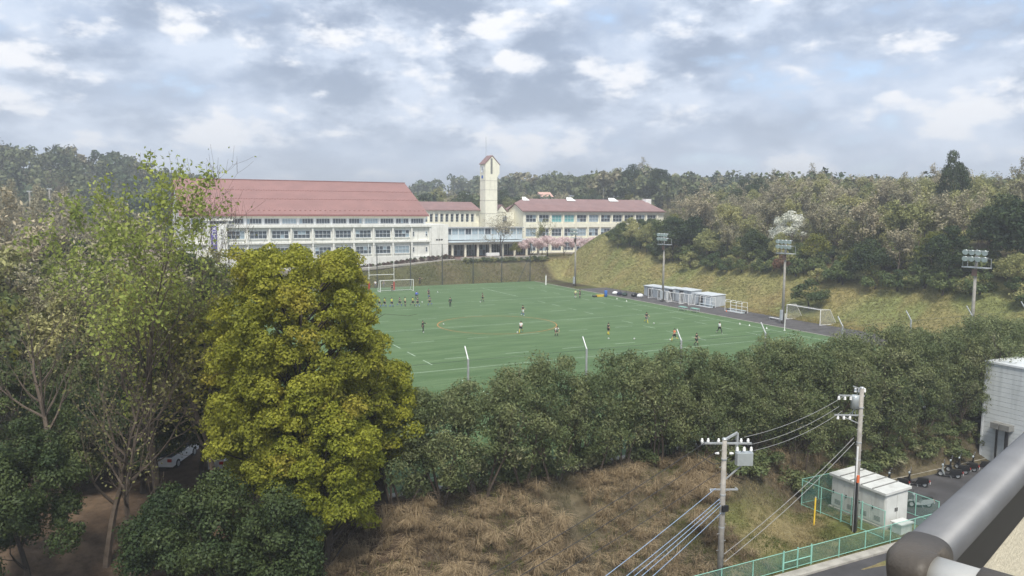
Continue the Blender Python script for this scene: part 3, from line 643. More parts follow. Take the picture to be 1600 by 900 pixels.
# far ball net
fx = [-24.2, -16.5, -8.7, -1, 6.8, 14.5, 22.3, 29.8, 37.5]
fn = thing('far_ball_net', 'tall dark ball net on posts along the far end of the pitch', 'net', (6, 60, 0))
for x in fx: MB().tube([(x, 60.1, -.1), (x, 60.1, 9.5)], [.12, .09], 7).build('post', 'darkpole', fn)
MB().tube([(34.2, 60.1, -.1), (37.4, 60.1, 6.2)], .07, 6).build('brace', 'darkpole', fn)
for z in (9.4, 4.7): MB().tube([(fx[0], 60.1, z), (fx[-1], 60.1, z)], .025, 4).build('cable', 'darkpole', fn)
for a, b in zip(fx, fx[1:]): MB().add([(a + .1, 60.12, .1), (b - .1, 60.12, .1), (b - .1, 60.12, 9.4), (a + .1, 60.12, 9.4)], [(0, 1, 2, 3)]).build('net_panel', 'darknet', fn, rec=False)
# near ball net with cranked tops
nx_ = [-39.9, -31.3, -22.3, -14.0, -5.6, 3.1, 11.8, 20.4, 29.0, 37.6]
nn = thing('near_ball_net', 'tall ball net with cranked steel posts behind the hedge', 'net', (0, -60.8, 0))
for x in nx_:
    MB().tube([(x, -61.3, -.2), (x, -61.3, 8.25)], .075, 8).build('post', 'steel', nn); MB().tube([(x, -61.3, 8.2), (x, -60.75, 9.0)], .048, 8).build('cranked_arm', 'steel', nn)
for a, b in zip(nx_, nx_[1:]):
    MB().add([(a + .1, -61.3, .2), (b - .1, -61.3, .2), (b - .1, -61.3, 8.2), (a + .1, -61.3, 8.2)], [(0, 1, 2, 3)]).build('net_panel', 'darknet', nn, rec=False)
for z in (8.15, .25): MB().tube([(nx_[0], -61.3, z), (nx_[-1], -61.3, z)], .008, 4).build('cable', 'darkpole', nn)
# floodlights
def flood(y, label, src=[None], x=41.5):
    if src[0]:
        t = copy_tree(src[0]); t.location = (x, y, 0.); t['label'] = label; return t
    t = thing('floodlight_mast', label, 'floodlight', (x, y, 0), 'floodlight masts along the right touchline', local=True); src[0] = t
    MB().tube([(0, 0, -.2), (0, 0, 12.6)], [.24, .15], 10).build('mast', 'pole', t, sm=True)
    MB().box(-.5, .7, -1.5, 1.5, 11.05, 11.15).build('platform', 'steel', t)
    rl = MB()
    for yy in (-1.45, 1.45): rl.tube([(.6, yy, 11.15), (.6, yy, 12.2)], .03, 5)
    rl.tube([(.6, -1.45, 12.2), (.6, 1.45, 12.2)], .03, 5).tube([(-.35, 1.45, 11.15), (-.35, 1.45, 12.2), (.6, 1.45, 12.2)], .03, 5).build('railing', 'steel', t)
    for z in (12.35, 13.15):
        MB().bar((-.15, -1.5, z), (-.15, 1.5, z), .09).build('lamp_bar', 'steel', t)
        for k in range(4):
            c = np.array([-.2, -1.2 + .8*k, z]); ax = np.array([-.86, -.34, -.35]); ax /= np.linalg.norm(ax)
            l = MB().lathe(c, ax, [(.1, 0), (.13, .2), (.3, .5), (.345, .6)], 12).build('lamp', 'silverpaint', t, sm=True)
            MB().lathe(c + ax*.6, ax, [(.325, -.01), (.325, .015)], 12).build('lens', 'lens', l)
    MB().tube([(0, 0, 12.4), (0, 0, 13.3)], .08, 6).build('head_post', 'steel', t)
    MB().box(-.3, -.16, -.3, .3, 10.1, 10.9).build('control_box', 'pave', t); MB().box(-.45, -.2, -.2, .2, .6, 2.2).build('switch_box', 'shed', t)
    return t
flood(45.5, 'floodlight mast in front of the grass bank, farthest of the four'); flood(12.9, 'floodlight mast beside the grey sheds and folded goals')
flood(-17.6, 'floodlight mast right behind the parked white goal'); flood(-48, 'floodlight mast nearest the right edge, nearest of the four')
# sheds
def shed(y0, y1, label, x0=45.0, x1=47.4, h=2.35):
    h = 2.35 - (int(y0*10) % 3)*.16
    t = thing('storage_shed', label, 'shed', ((x0+x1)/2, (y0+y1)/2, .02), 'grey sheds in a row beside the pitch')
    MB().box(x0, x1, y0, y1, .02, h).build('wall', 'shed', t)
    MB().prism([(x0 - .2, y0 - .1, h), (x1 + .1, y0 - .1, h + .12), (x1 + .1, y1 + .1, h + .12), (x0 - .2, y1 + .1, h)], (0, 0, .1)).build('roof', 'shedroof', t)
    n = max(2, int((y1 - y0)/1.1)); w = (y1 - y0 - .2)/n
    for k in range(n): MB().box(x0 - .03, x0 + .01, y0 + .1 + k*w + .03, y0 + .1 + (k+1)*w - .03, .12, h - .2).build('door_panel', 'dark' if k == n-2 and y1 - y0 > 2 else 'shed', t)
for y0, y1, l in ((21.2, 23.7, 'farthest grey storage shed of the row, with a dark open doorway'), (17.6, 20.6, 'second grey shed from the far end of the row'), (14.2, 16.9, 'middle grey shed of the row behind the folded goals'), (8.7, 13.5, 'long grey shed behind the folded white goals'), (2.9, 7.9, 'nearest and largest grey shed behind the bench frame')):
    shed(y0, y1, l, x1=48.2 if y0 < 3 else 47.4)
for i, (x, y, rz, w, l) in enumerate(((43.0, 17.6, 80, 3.2, 'folded white goal frame by the far sheds'), (42.6, 14.6, 96, 3.0, 'white goal frame next to the mast foot'), (42.2, 10.6, 84, 3.2, 'white goal frame right of the floodlight mast'), (43.0, 8.3, 100, 3.0, 'white goal frame in front of the long shed'))):
    g = goal('small_goal', l, (x, y, .02), R(-rz), w, 2.0, .7, 1.3, .05, 'small goals stored by the sheds')
def bench(label, y, rz):
    t = thing('bench_shelter', label, 'bench shelter', (44.2, y, .02), 'white bench frames beside the pitch', rz, local=True)     # front faces local -y
    for k in range(4):
        x = -2.1 + 1.4*k; tb([(x, -.5, .05), (x, -.5, 1.75), (x, -.25, 2.0), (x, .7, 1.9), (x, .85, .05)], r=.04).build('hoop', 'white', t)
    for p in (((-2.1, -.5, 1.75), (2.1, -.5, 1.75)), ((-2.1, .8, 1.0), (2.1, .8, 1.0)), ((-2.1, -.5, .06), (2.1, -.5, .06)), ((-2.1, .85, .06), (2.1, .85, .06))): tb(p, r=.04).build('rail', 'white', t)
    MB().box(-2.0, 2.0, .25, .7, .38, .46).build('seat', 'bluepanel', t); MB().box(-2.05, 2.05, -.45, .8, .03, .07).build('floor', 'bluepanel', t)
    for s in (-1, 1): MB().lathe((s*2.25, .3, .18), (1, 0, 0), [(.16, -.05), (.16, .05)], 12).build('wheel', 'rubber', t)
    return t
bench('white bench frame on wheels in front of the nearest shed', 4.0, R(-90)); bench('white bench frame standing alone between shed and parked goal', -4.1, R(-90))
def bag(x, y, s, mat, label, nm='kit_bag', cat='bag'):
    m = MB().sphere((x, y, .02 + s*.42), s*.5, 10, 6, (1, 1, 1)); v = np.array(m.v); v[:, 0] = x + (v[:, 0] - x)*1.7; v[:, 2] = np.maximum(v[:, 2], .025); m.v = [tuple(q) for q in v]
    t = thing(nm, label, cat, (x, y, .02), 'kit left by the touchline'); m.build('body', mat, t, sm=True)
    MB().tube([(x - s*.5, y, .02 + s*.75), (x, y, s*1.15), (x + s*.5, y, .02 + s*.75)], .03, 5).build('handle', 'black', t)
for i, (px, py, mat, s, l) in enumerate(((961, 460.5, 'whitecloth', .8, 'white kit bag left of the dark bags beside the pitch'), (968, 461.5, 'navy', .8, 'navy kit bag in the row beside the pitch'), (976, 462.6, 'greencloth', .8, 'dark green kit bag in the row beside the pitch'), (991, 464, 'black', .9, 'black kit bag left of the sheds'), (1000, 465.2, 'whitecloth', .9, 'white kit bag closest to the far shed'))):
    p = onz(px, py); bag(p[0], p[1], s, mat, l)
p = onz(946.5, 464); tb_ = thing('tackle_bag', 'upright blue tackle bag on the touchline', 'tackle bag', (p[0], p[1], .03))
MB().lathe((p[0], p[1], .03), (0, 0, 1), [(.26, 0), (.32, .06), (.32, 1.2), (.26, 1.3)], 14).build('body', 'blue', tb_, sm=True); MB().tube([(p[0] - .33, p[1], .5), (p[0] - .42, p[1], .7), (p[0] - .33, p[1], .9)], .02, 5).build('handle', 'black', tb_)
p = onz(939, 463.6); yp = thing('tackle_pad', 'yellow tackle pad lying beside the blue bag', 'tackle pad', (p[0], p[1], .03))
MB().box(p[0] - 1.1, p[0] + 1.1, p[1] - .35, p[1] + .35, .03, .4).build('body', 'yellow', yp); MB().box(p[0] - 1.9, p[0] - 1.15, p[1] - .35, p[1] + .35, .03, .32).build('end_pad', 'black', yp)
def table(px, py, label):
    p = onz(px, py); t = thing('folding_table', label, 'table', (p[0], p[1], .03), 'small tables on the touchline')
    MB().box(p[0] - .35, p[0] + .35, p[1] - .9, p[1] + .9, .7, .75).build('top', 'greenpaint', t)
    for a in (-.3, .3):
        for b in (-.8, .8): MB().tube([(p[0] + a, p[1] + b, .03), (p[0] + a, p[1] + b, .7)], .025, 5).build('leg', 'steel', t)
table(1067, 485.8, 'left green folding table on the right touchline'); table(1086, 488.5, 'right green folding table on the right touchline')
def cone(px, py, mat, label):
    p = onz(px, py); t = thing('marker_cone', label, 'cone', (p[0], p[1], .03), 'training markers'); 
    MB().lathe((p[0], p[1], .03), (0, 0, 1), [(.13, 0), (.13, .03), (.09, .04), (.04, .24)], 10).build('body', mat, t)
for px, py, m_, l in ((1156, 507, 'white', 'white marker on the near part of the right touchline'), (1171, 509.3, 'white', 'white marker just right of another on the touchline'), (1198, 513.8, 'white', 'white marker nearest the parked goal'), (1135, 487, 'orange', 'orange marker left of the lone bench frame'), (964, 467.5, 'white', 'white marker by the kit bags'), (979, 471.2, 'white', 'white marker left of the sheds')): cone(px, py, m_, l)
pb = thing('flat_bench', 'white bench lying on the asphalt left of the parked goal', 'bench', tuple(onz(1211, 500, .02)))
o_ = pb['_o']; MB().box(o_[0] - .2, o_[0] + .2, o_[1] - 1.2, o_[1] + 1.2, .3, .36).build('seat', 'white', pb)
for s in (-1, 1): MB().box(o_[0] - .18, o_[0] + .18, o_[1] + s*1.0 - .04, o_[1] + s*1.0 + .04, .02, .3).build('leg', 'steel', pb)

# ------------------------------------------------------------------ people
def skin_mesh(name, verts, edges, radii, root=0, sub=1):
    me = bpy.data.meshes.new(name); me.from_pydata(verts, edges, []); o = bpy.data.objects.new('tmp', me); COL.objects.link(o)
    o.modifiers.new('s', 'SKIN'); lay = me.skin_vertices[0].data if me.skin_vertices else None
    if lay is None:
        bm = bmesh.new(); bm.from_mesh(me); bm.verts.layers.skin.verify(); bm.to_mesh(me); bm.free(); lay = me.skin_vertices[0].data
    for i, r in enumerate(radii): lay[i].radius = (r, r) if np.isscalar(r) else r; lay[i].use_root = (i == root)
    m2 = o.modifiers.new('u', 'SUBSURF'); m2.levels = sub; m2.render_levels = sub
    dg = bpy.context.evaluated_depsgraph_get(); out = bpy.data.meshes.new_from_object(o.evaluated_get(dg)); out.name = name
    bpy.data.objects.remove(o); out.polygons.foreach_set('use_smooth', np.ones(len(out.polygons), bool)); out.materials.clear(); out.materials.append(None); return out
def pose(kind):
    J = dict(pel=(0, 0, .95), spi=(0, 0, 1.15), che=(0, 0, 1.36), nek=(0, 0, 1.50), hed=(0, -.02, 1.62), top=(0, -.01, 1.72))
    for s, k in ((-1, 'l'), (1, 'r')):
        J.update({'sh'+k: (s*.18, 0, 1.42), 'el'+k: (s*.25, .03, 1.14), 'wr'+k: (s*.27, -.06, .90), 'ha'+k: (s*.27, -.09, .80), 'hi'+k: (s*.10, 0, .90), 'kn'+k: (s*.11, -.02, .50), 'an'+k: (s*.11, .02, .09), 'to'+k: (s*.12, -.15, .04)})
    if kind in ('walk', 'run'):
        a = .26 if kind == 'walk' else .40
        for s, k in ((1, 'l'), (-1, 'r')):
            x = J['kn'+k][0]; J['kn'+k] = (x, -s*a*.6 - .05, .52); J['an'+k] = (x, -s*a + (.06 if s > 0 else .12), .09 if s > 0 else (.14 if kind == 'walk' else .32)); t = J['an'+k]; J['to'+k] = (x, t[1] - .15, max(.04, t[2] - .07))
            J['el'+k] = (J['el'+k][0], s*a*.5, 1.17); J['wr'+k] = (J['wr'+k][0]*.9, s*a*.5 - .18, 1.05); J['ha'+k] = (J['ha'+k][0]*.9, s*a*.5 - .27, 1.08)
    if kind == 'arms':
        J['elr'] = (.38, -.16, 1.28); J['wrr'] = (.52, -.34, 1.30); J['har'] = (.57, -.42, 1.32); J['knl'] = (-.13, -.12, .5); J['anl'] = (-.13, -.06, .09); J['tol'] = (-.14, -.24, .04)
    if kind == 'bend':
        for k in ('spi', 'che', 'nek', 'hed', 'top'): x, y, z = J[k]; d = z - .95; J[k] = (x, -.55*d, .80 + .80*d)
        J['pel'] = (0, .1, .80)
        for s, k in ((-1, 'l'), (1, 'r')):
            J['sh'+k] = (s*.18, -.24, 1.17); J['el'+k] = (s*.32, -.28, .92); J['wr'+k] = (s*.26, -.38, .70); J['ha'+k] = (s*.24, -.42, .62)
            J['hi'+k] = (s*.11, .08, .76); J['kn'+k] = (s*.2, -.16, .46); J['an'+k] = (s*.18, .03, .09); J['to'+k] = (s*.2, -.14, .04)
    return J
PC = {}
def person_meshes(kind):
    if kind in PC: return PC[kind]
    J = pose(kind); out = {}
    def mk(name, chain, rad, ext=()):
        names = list(rad); V = [J[n] if n in J else ext[n] for n in names]; E_ = [(names.index(a), names.index(b)) for a, b in chain]
        return skin_mesh(name, V, E_, [rad[n] for n in names])
    mid = lambda a, b, t: tuple(np.array(J[a])*(1-t) + np.array(J[b])*t)
    rad = dict(pel=.13, spi=(.13, .10), che=(.15, .11), nek=.055, hed=.095, top=.07)
    ch = [('pel', 'spi'), ('spi', 'che'), ('che', 'nek'), ('nek', 'hed'), ('hed', 'top')]
    for k in 'lr':
        rad.update({'sh'+k: .065, 'el'+k: .045, 'wr'+k: .032, 'ha'+k: .042, 'hi'+k: .085, 'kn'+k: .058, 'an'+k: .04, 'to'+k: .032})
        ch += [('che', 'sh'+k), ('sh'+k, 'el'+k), ('el'+k, 'wr'+k), ('wr'+k, 'ha'+k), ('pel', 'hi'+k), ('hi'+k, 'kn'+k), ('kn'+k, 'an'+k), ('an'+k, 'to'+k)]
    out['body'] = mk('body', ch, rad)
    ext = {'sl'+k: mid('sh'+k, 'el'+k, .7) for k in 'lr'}; r2 = dict(pel=.145, spi=(.145, .115), che=(.165, .125)); c2 = [('pel', 'spi'), ('spi', 'che')]
    for k in 'lr': r2.update({'sh'+k: .08, 'sl'+k: .068}); c2 += [('che', 'sh'+k), ('sh'+k, 'sl'+k)]
    out['shirt'] = mk('shirt', c2, r2, ext)
    e2 = {'wr2'+k: mid('el'+k, 'wr'+k, .9) for k in 'lr'}; r3 = {}
    ext = {'th'+k: mid('hi'+k, 'kn'+k, .75) for k in 'lr'}; r2 = dict(pel=.15); c2 = []
    for k in 'lr': r2.update({'hi'+k: .105, 'th'+k: .10}); c2 += [('pel', 'hi'+k), ('hi'+k, 'th'+k)]
    out['shorts'] = mk('shorts', c2, r2, ext)
    r2 = dict(pel=.15); c2 = []
    for k in 'lr': r2.update({'hi'+k: .10, 'kn'+k: .075, 'an'+k: .06}); c2 += [('pel', 'hi'+k), ('hi'+k, 'kn'+k), ('kn'+k, 'an'+k)]
    out['trousers'] = mk('trousers', c2, r2)
    for k in 'lr':
        out['sock'+k] = mk('sock', [('kn'+k, 'an'+k)], {'kn'+k: .066, 'an'+k: .05}); out['shoe'+k] = mk('shoe', [('an'+k, 'to'+k)], {'an'+k: .052, 'to'+k: .045})
    h = np.array(J['hed']); out['hair'] = MB().sphere(h + [0, .025, .05], .105, 10, 6, (1, 1.05, .95)).mesh('hair', sm=True); out['hair'].materials.append(None)
    ext = {'wc'+k: mid('el'+k, 'wr'+k, .85) for k in 'lr'}; r2 = dict(pel=.15, spi=(.15, .12), che=(.17, .13)); c2 = [('pel', 'spi'), ('spi', 'che')]
    for k in 'lr': r2.update({'sh'+k: .082, 'el'+k: .062, 'wc'+k: .05}); c2 += [('che', 'sh'+k), ('sh'+k, 'el'+k), ('el'+k, 'wc'+k)]
    out['jacket'] = mk('jacket', c2, r2, ext)
    PC[kind] = out; return out
def person(px, py, kind, rz, label, top, bottom, sock=None, long=False, jacket=False, shoe='black', sc=1.0, group='players training on the pitch'):
    p = onz(px, py, .03); z = max(.03, tz(p[0], p[1])) if p[1] > 60 else .03
    t = thing('person', label, 'person', (p[0], p[1], z), group, rz, local=True); t.scale = (sc,)*3; ms = person_meshes(kind)
    def put(key, nm, mat, par):
        o = link(nm, ms[key], par); o.material_slots[0].link = 'OBJECT'; o.material_slots[0].material = M[mat]; return o
    b = put('body', 'body', 'skin', t); put('hair', 'hair', 'hair', t)
    put('jacket' if jacket else 'shirt', 'jacket' if jacket else 'shirt', top, t); put('trousers' if long else 'shorts', 'trousers' if long else 'shorts', bottom, t)
    for k in 'lr':
        if sock and not long: put('sock'+k, 'sock', sock, t)
        put('shoe'+k, 'shoe', shoe, t)
W_ = R(90)
person(592.7, 480, 'walk', W_, 'player in lime bib closest to the camphor tree, leftmost of the line', 'bib', 'navy', 'royal')
person(601, 480, 'walk', W_, 'player in lime bib walking, second from left in the line', 'bib', 'navy', 'royal')
person(612, 480, 'walk', W_ + .3, 'player in lime bib, third from left in the line', 'bib', 'navy', 'royal')
person(624.5, 479, 'run', W_, 'player in grey shirt striding between lime bibs', 'greycloth', 'navy', 'royal')
person(633, 479, 'stand', W_, 'player in pale bib standing right of the grey shirt', 'palebib', 'blackcloth', 'navy')
person(645, 479, 'run', W_, 'player in lime bib striding at the right of the line', 'bib', 'navy', 'navy')
person(652.7, 479, 'walk', -W_, 'player in navy kit just right of the striding lime bib', 'navy', 'navy', 'royal', shoe='white')
person(650.7, 467, 'bend', 2.6, 'person in royal blue jacket leaning forward behind the line', 'royal', 'navy', 'navy', jacket=True)
person(669.8, 464.7, 'stand', .4, 'player in dark top standing right of the blue jacket', 'navy', 'blackcloth', 'royal')
person(671.5, 477.8, 'run', -2.2, 'player in dark kit running below the standing dark top', 'greycloth', 'navy', 'royal')
person(703.5, 479.5, 'stand', 3.1, 'coach in dark green tracksuit standing alone with feet together', 'greencloth', 'greencloth', long=True, jacket=True)
person(754, 471.8, 'walk', 1.2, 'player in dark kit with a ball at his feet left of midfield', 'greencloth', 'blackcloth', 'navy')
person(612.7, 455.4, 'stand', 0, 'goalkeeper in black standing inside the far goal', 'blackcloth', 'blackcloth', 'black')
person(599.5, 449.5, 'stand', 0, 'person in grey standing behind the far goal net', 'greycloth', 'greycloth', long=True)
person(586.5, 450.5, 'stand', 0, 'person in white shirt by the left post of the far goal', 'whitecloth', 'greycloth', long=True)
person(656, 445.4, 'arms', 0, 'person in black and white at the foot of the far bank', 'blackcloth', 'blackcloth', long=True, group='people around the pitch')
person(660.7, 519.6, 'arms', .8, 'coach in black tracksuit pointing with one arm, left midfield', 'blackcloth', 'blackcloth', long=True, jacket=True, shoe='white')
person(816.9, 493, 'walk', .7, 'player in dark shirt and white shorts near the halfway line', 'blackcloth', 'whitecloth', 'royal', shoe='white')
person(813.8, 520.6, 'run', -.8, 'player in white shirt and yellow socks beside a ball', 'whitecloth', 'blackcloth', 'yellowcloth')
person(869, 525.3, 'bend', 0, 'player crouching in black vest with white sleeves on the circle', 'whitecloth', 'blackcloth', 'blackcloth')
person(899, 466.2, 'walk', .4, 'player in pale lime bib near the far right touchline', 'palebib', 'greycloth', 'whitecloth')
person(906, 465.8, 'stand', .6, 'player in navy right beside the pale lime bib', 'navy', 'navy', 'navy')
person(1010, 504.8, 'run', .3, 'player in black with yellow socks, arms spread, right side', 'blackcloth', 'greycloth', 'yellowcloth', shoe='yellow')
person(950.4, 523.2, 'stand', W_, 'player in black with yellow socks standing over a ball', 'blackcloth', 'blackcloth', 'yellowcloth', shoe='yellow')
person(1053.6, 533.2, 'run', -W_, 'player in orange bib and yellow socks chasing a ball', 'orange', 'blackcloth', 'yellowcloth')
person(1088, 540.5, 'walk', .5, 'player in black kit nearest the hedge on the right', 'blackcloth', 'blackcloth', 'blackcloth')
person(1124, 521.3, 'run', W_, 'person in white top and black trousers striding on the right', 'whitecloth', 'blackcloth', long=True, jacket=True, shoe='white')
ballm = MB().sphere((0, 0, .11), .11, 12, 8).mesh('skin', sm=True); ballm.materials.append(M['white'])
patch = MB()
for k in range(5): a = k*2*math.pi/5; patch.lathe((.104*math.cos(a), .104*math.sin(a), .13), (math.cos(a), math.sin(a), .2), [(.035, 0), (.035, .01)], 5)
patchm = patch.mesh('dark_patch'); patchm.materials.append(M['black'])
for px, py, l in ((1021.6, 506.2, 'ball right of the running player in yellow socks'), (950.8, 530.2, 'ball in front of the standing black player'), (991, 530.4, 'ball lying free left of the orange bib'), (1047, 532, 'ball at the feet of the orange bib'), (750.5, 472.6, 'ball at the feet of the dark player left of midfield'), (693, 507.4, 'ball lying in the orange circle'), (659.5, 472.8, 'ball right of the line of bibs'), (684, 456.9, 'ball lying far back right of the goal'), (808.5, 520.4, 'ball at the feet of the white shirt')):
    p = onz(px, py, .03); t = thing('football', l, 'ball', tuple(p), 'footballs on the pitch', local=True); link('cover', ballm, t); link('patch', patchm, t)

# ------------------------------------------------------------------ utility poles, wires
G0 = -4.0
def insulator(m, c, ax=(0, 0, 1), s=1.): m.lathe(c, ax, [(.05*s, 0), (.09*s, .03*s), (.05*s, .08*s), (.09*s, .11*s), (.05*s, .16*s), (.07*s, .19*s), (.03*s, .24*s)], 8)
def utility_pole(base, h, label, kit):
    t = thing('utility_pole', label, 'utility pole', base, 'concrete utility poles', local=True)
    MB().tube([(0, 0, -.3), (0, 0, h*.5), (0, 0, h)], [.185, .165, .135], 14).build('shaft', 'pole', t, sm=True)
    MB().lathe((0, 0, h), (0, 0, 1), [(.15, -.03), (.16, .0), (.12, .06)], 14).build('cap', 'steel', t)
    for k in range(14):
        a = k % 2*2 - 1; z = 2.2 + k*.5
        if z < h - .6: MB().tube([(a*.1, 0, z), (a*.34, 0, z)], .014, 5).build('step_bolt', 'steel', t)
    bands = (h*.86, h*.62, h*.5, h*.40)
    for z in bands: MB().lathe((0, 0, z), (0, 0, 1), [(.16, 0), (.175, .01), (.175, .09), (.16, .1)], 14).build('band', 'steel', t)
    if kit == 1:
        d = np.array([.62, .78, 0]); ad = np.array([.90, -.44, 0])
        MB().bar(-ad*1.35 + [0, 0, h - .25], ad*1.55 + [0, 0, h - .25], .1).build('cross_arm', 'steel', t)
        for s in (-1.3, -.95, -.35, .95, 1.35):
            m = MB(); insulator(m, ad*s + [0, 0, h - .2]); m.build('insulator', 'white', t)
        MB().bar(ad*.1 + d*.1 + [0, 0, h - .02], ad*.75 + d*.35 + [0, 0, h + .28], .11).bar(ad*.75 + d*.35 + [0, 0, h + .26], ad*.75 + d*.35 + [0, 0, h - 1.1], .12).build('hanger', 'steel', t)
        c = ad*1.15 + [0, 0, h - 1.05]
        tr = MB().prism([c + ad*a + np.array([-ad[1], ad[0], 0])*b + [0, 0, -.45] for a, b in ((-.45, -.26), (.45, -.26), (.52, 0), (.45, .26), (-.45, .26), (-.52, 0))], (0, 0, .72)).build('switch_box', 'silverpaint', t)
        for s in (-.4, 0, .4):
            m = MB(); insulator(m, c + ad*s + [0, 0, .33], s=1.1); m.build('bushing', 'white', tr)
        MB().bar([0, 0, h - 2.5], c + [0, 0, -.4], .07).build('strut', 'steel', t)
        for s in (-1, 1): m = MB(); insulator(m, ad*(.3*s) + [0, 0, h - .85], ad*s); m.build('insulator', 'white', t)
        MB().bar(-ad*.75 + [0, 0, h*.66], ad*.85 + [0, 0, h*.66], .08).bar(-ad*.75 + [0, 0, h*.66], -ad*.7 - d*.35 + [0, 0, h*.66 - .02], .07).bar(ad*.85 + [0, 0, h*.66], ad*.75 + d*.35 + [0, 0, h*.66 - .02], .07).build('low_arm', 'steel', t)
        MB().box(-.2, .2, -.32, -.16, h*.52, h*.52 + .35).build('junction_box', 'black', t)
        MB().tube([ad*-1.3 + [0, 0, h - .1], ad*-1.6 + [0, 0, h - .9], ad*-.6 + [0, 0, h - 1.5], ad*.5 + [0, 0, h - 1.3], c + [0, 0, .5]], .02, 5).build('jumper_cable', 'cable', t)
    else:
        ad = np.array([.5, .86, 0]); e = np.array([-.86, .5, 0])
        for z, a, b in ((h - .55, -.2, 1.5), (h - 1.9, -.2, 1.75)):
            MB().bar(e*a + [0, 0, z], e*b + [0, 0, z], .09).build('cross_arm', 'steel', t)
            for s in (.7, 1.1, 1.5):
                m = MB(); insulator(m, e*s + [0, 0, z - .3], s=1.1); m.build('insulator', 'white', t)
        MB().bar(e*1.4 + [0, 0, h - 1.9], [0, 0, h - 2.5], .06).build('strut', 'steel', t)
        MB().lathe(e*.42 + [0, 0, h - 1.45], (0, 0, 1), [(.1, 0), (.27, .04), (.27, .85), (.2, .95)], 14).build('transformer', 'silverpaint', t, sm=True)
        MB().bar([0, 0, h - .1], e*.6 + [0, 0, h + .1], .08).build('top_bracket', 'steel', t)
        for s in (-.25, .1, .35): m = MB(); insulator(m, e*s + ad*.2 + [0, 0, h - .35], s=1.2); m.build('bushing', 'white', t)
        jm = MB()
        for k in range(4): q = random.Random(k); jm.tube([e*(.9 - .3*k) + [0, 0, h - 2.0], e*.3 + ad*.35 + [0, 0, h - 1.6 + .2*k], e*q.uniform(-.3, .2) + ad*.3 + [0, 0, h - .3]], .018, 5)
        jm.build('jumper_cable', 'steel', t)
        MB().tube([(-.22, -.1, -.2), (-.22, -.1, h*.6)], .06, 8).build('conduit', 'white', t); MB().tube([(-.25, -.22, -.2), (-.25, -.22, h*.36)], .085, 8).build('black_conduit', 'black', t)
        MB().box(-.36, -.18, -.34, -.25, 3.6, 4.1).build('red_tag', 'orange', t)
    return t
P1 = np.array([-20.4, -73.3, tz(-20.4, -73.3)]); P2 = np.array([-6.75, -71.4, tz(-6.75, -71.4)]); P3 = np.array([-66., -95., -4.])
z1 = atd(1139, 686, float((P1 - CAM)[0]*sT + (P1 - CAM)[1]*cT))[2]; z2 = atd(1338, 606, float((P2 - CAM)[0]*sT + (P2 - CAM)[1]*cT))[2]
H1, H2 = z1 - P1[2], z2 - P2[2]
utility_pole(tuple(P1), H1, 'concrete utility pole with grey switch box in the middle foreground', 1)
utility_pole(tuple(P2), H2, 'concrete utility pole standing in front of the grey cabinets', 2)
utility_pole(tuple(P3), H1, 'concrete utility pole across the road, out of the picture', 1)
def wire(a, b, sag, r, mat, label, n=18):
    a, b = np.array(a, float), np.array(b, float); pts = [a + (b - a)*k/n - np.array([0, 0, sag*4*(k/n)*(1 - k/n)]) for k in range(n+1)]
    o = MB().tube([p - a for p in pts], r, 5).build('wire', mat); o.location = a; tag(o, label, 'wire', 'overhead wires')
dep = lambda P: float((P - CAM)[0]*sT + (P - CAM)[1]*cT)
def pw(px, py, P): return atd(px, py, dep(np.array(P)))
for (a, b, l) in (((1163, 683), (1322, 617), 'topmost thin wire between the two concrete poles'), ((1168, 695.5), (1311, 635), 'middle thin wire between the two concrete poles'), ((1178, 704), (1316, 642), 'lowest of the three thin wires between the poles')):
    wire(pw(*a, P1), pw(*b, P2), .35, .014, 'greycable', l)
ends = [(P3[0] + a, P3[1] + b, P3[2] + c) for a, b, c in ((.5, .2, 10.2), (.2, 0, 9.9), (0, .2, 9.6))]
for (a, l), e in zip((((1102, 691), 'black wire falling left from the pole top insulators'), ((1122, 704), 'black wire falling left just under the pole top'), ((1127, 735), 'faint black wire falling left from the middle of the pole')), ends): wire(pw(*a, P1), e, .9, .016, 'cable', l)
for k, (a, l) in enumerate((((1118, 763), 'highest pale blue cable running down left from the pole'), ((1125, 779), 'second pale blue cable running down left from the pole'), ((1126, 784), 'third pale blue cable running down left from the pole'), ((1127, 789), 'fourth pale blue cable running down left from the pole'), ((1128, 800), 'lowest pale blue cable running down left from the pole'))):
    wire(pw(*a, P1), (P3[0] + .2, P3[1], P3[2] + 6.6 - k*.35), .9 + .1*k, .016, 'bluecable', l)
for a, b, l in (((1334, 684), (1131, 866), 'upper of two grey cables sloping down from the cabinet pole'), ((1335, 691), (1132, 878), 'lower of two grey cables sloping down from the cabinet pole')): wire(pw(*a, P2), pw(*b, P1), .3, .017, 'greycable', l)

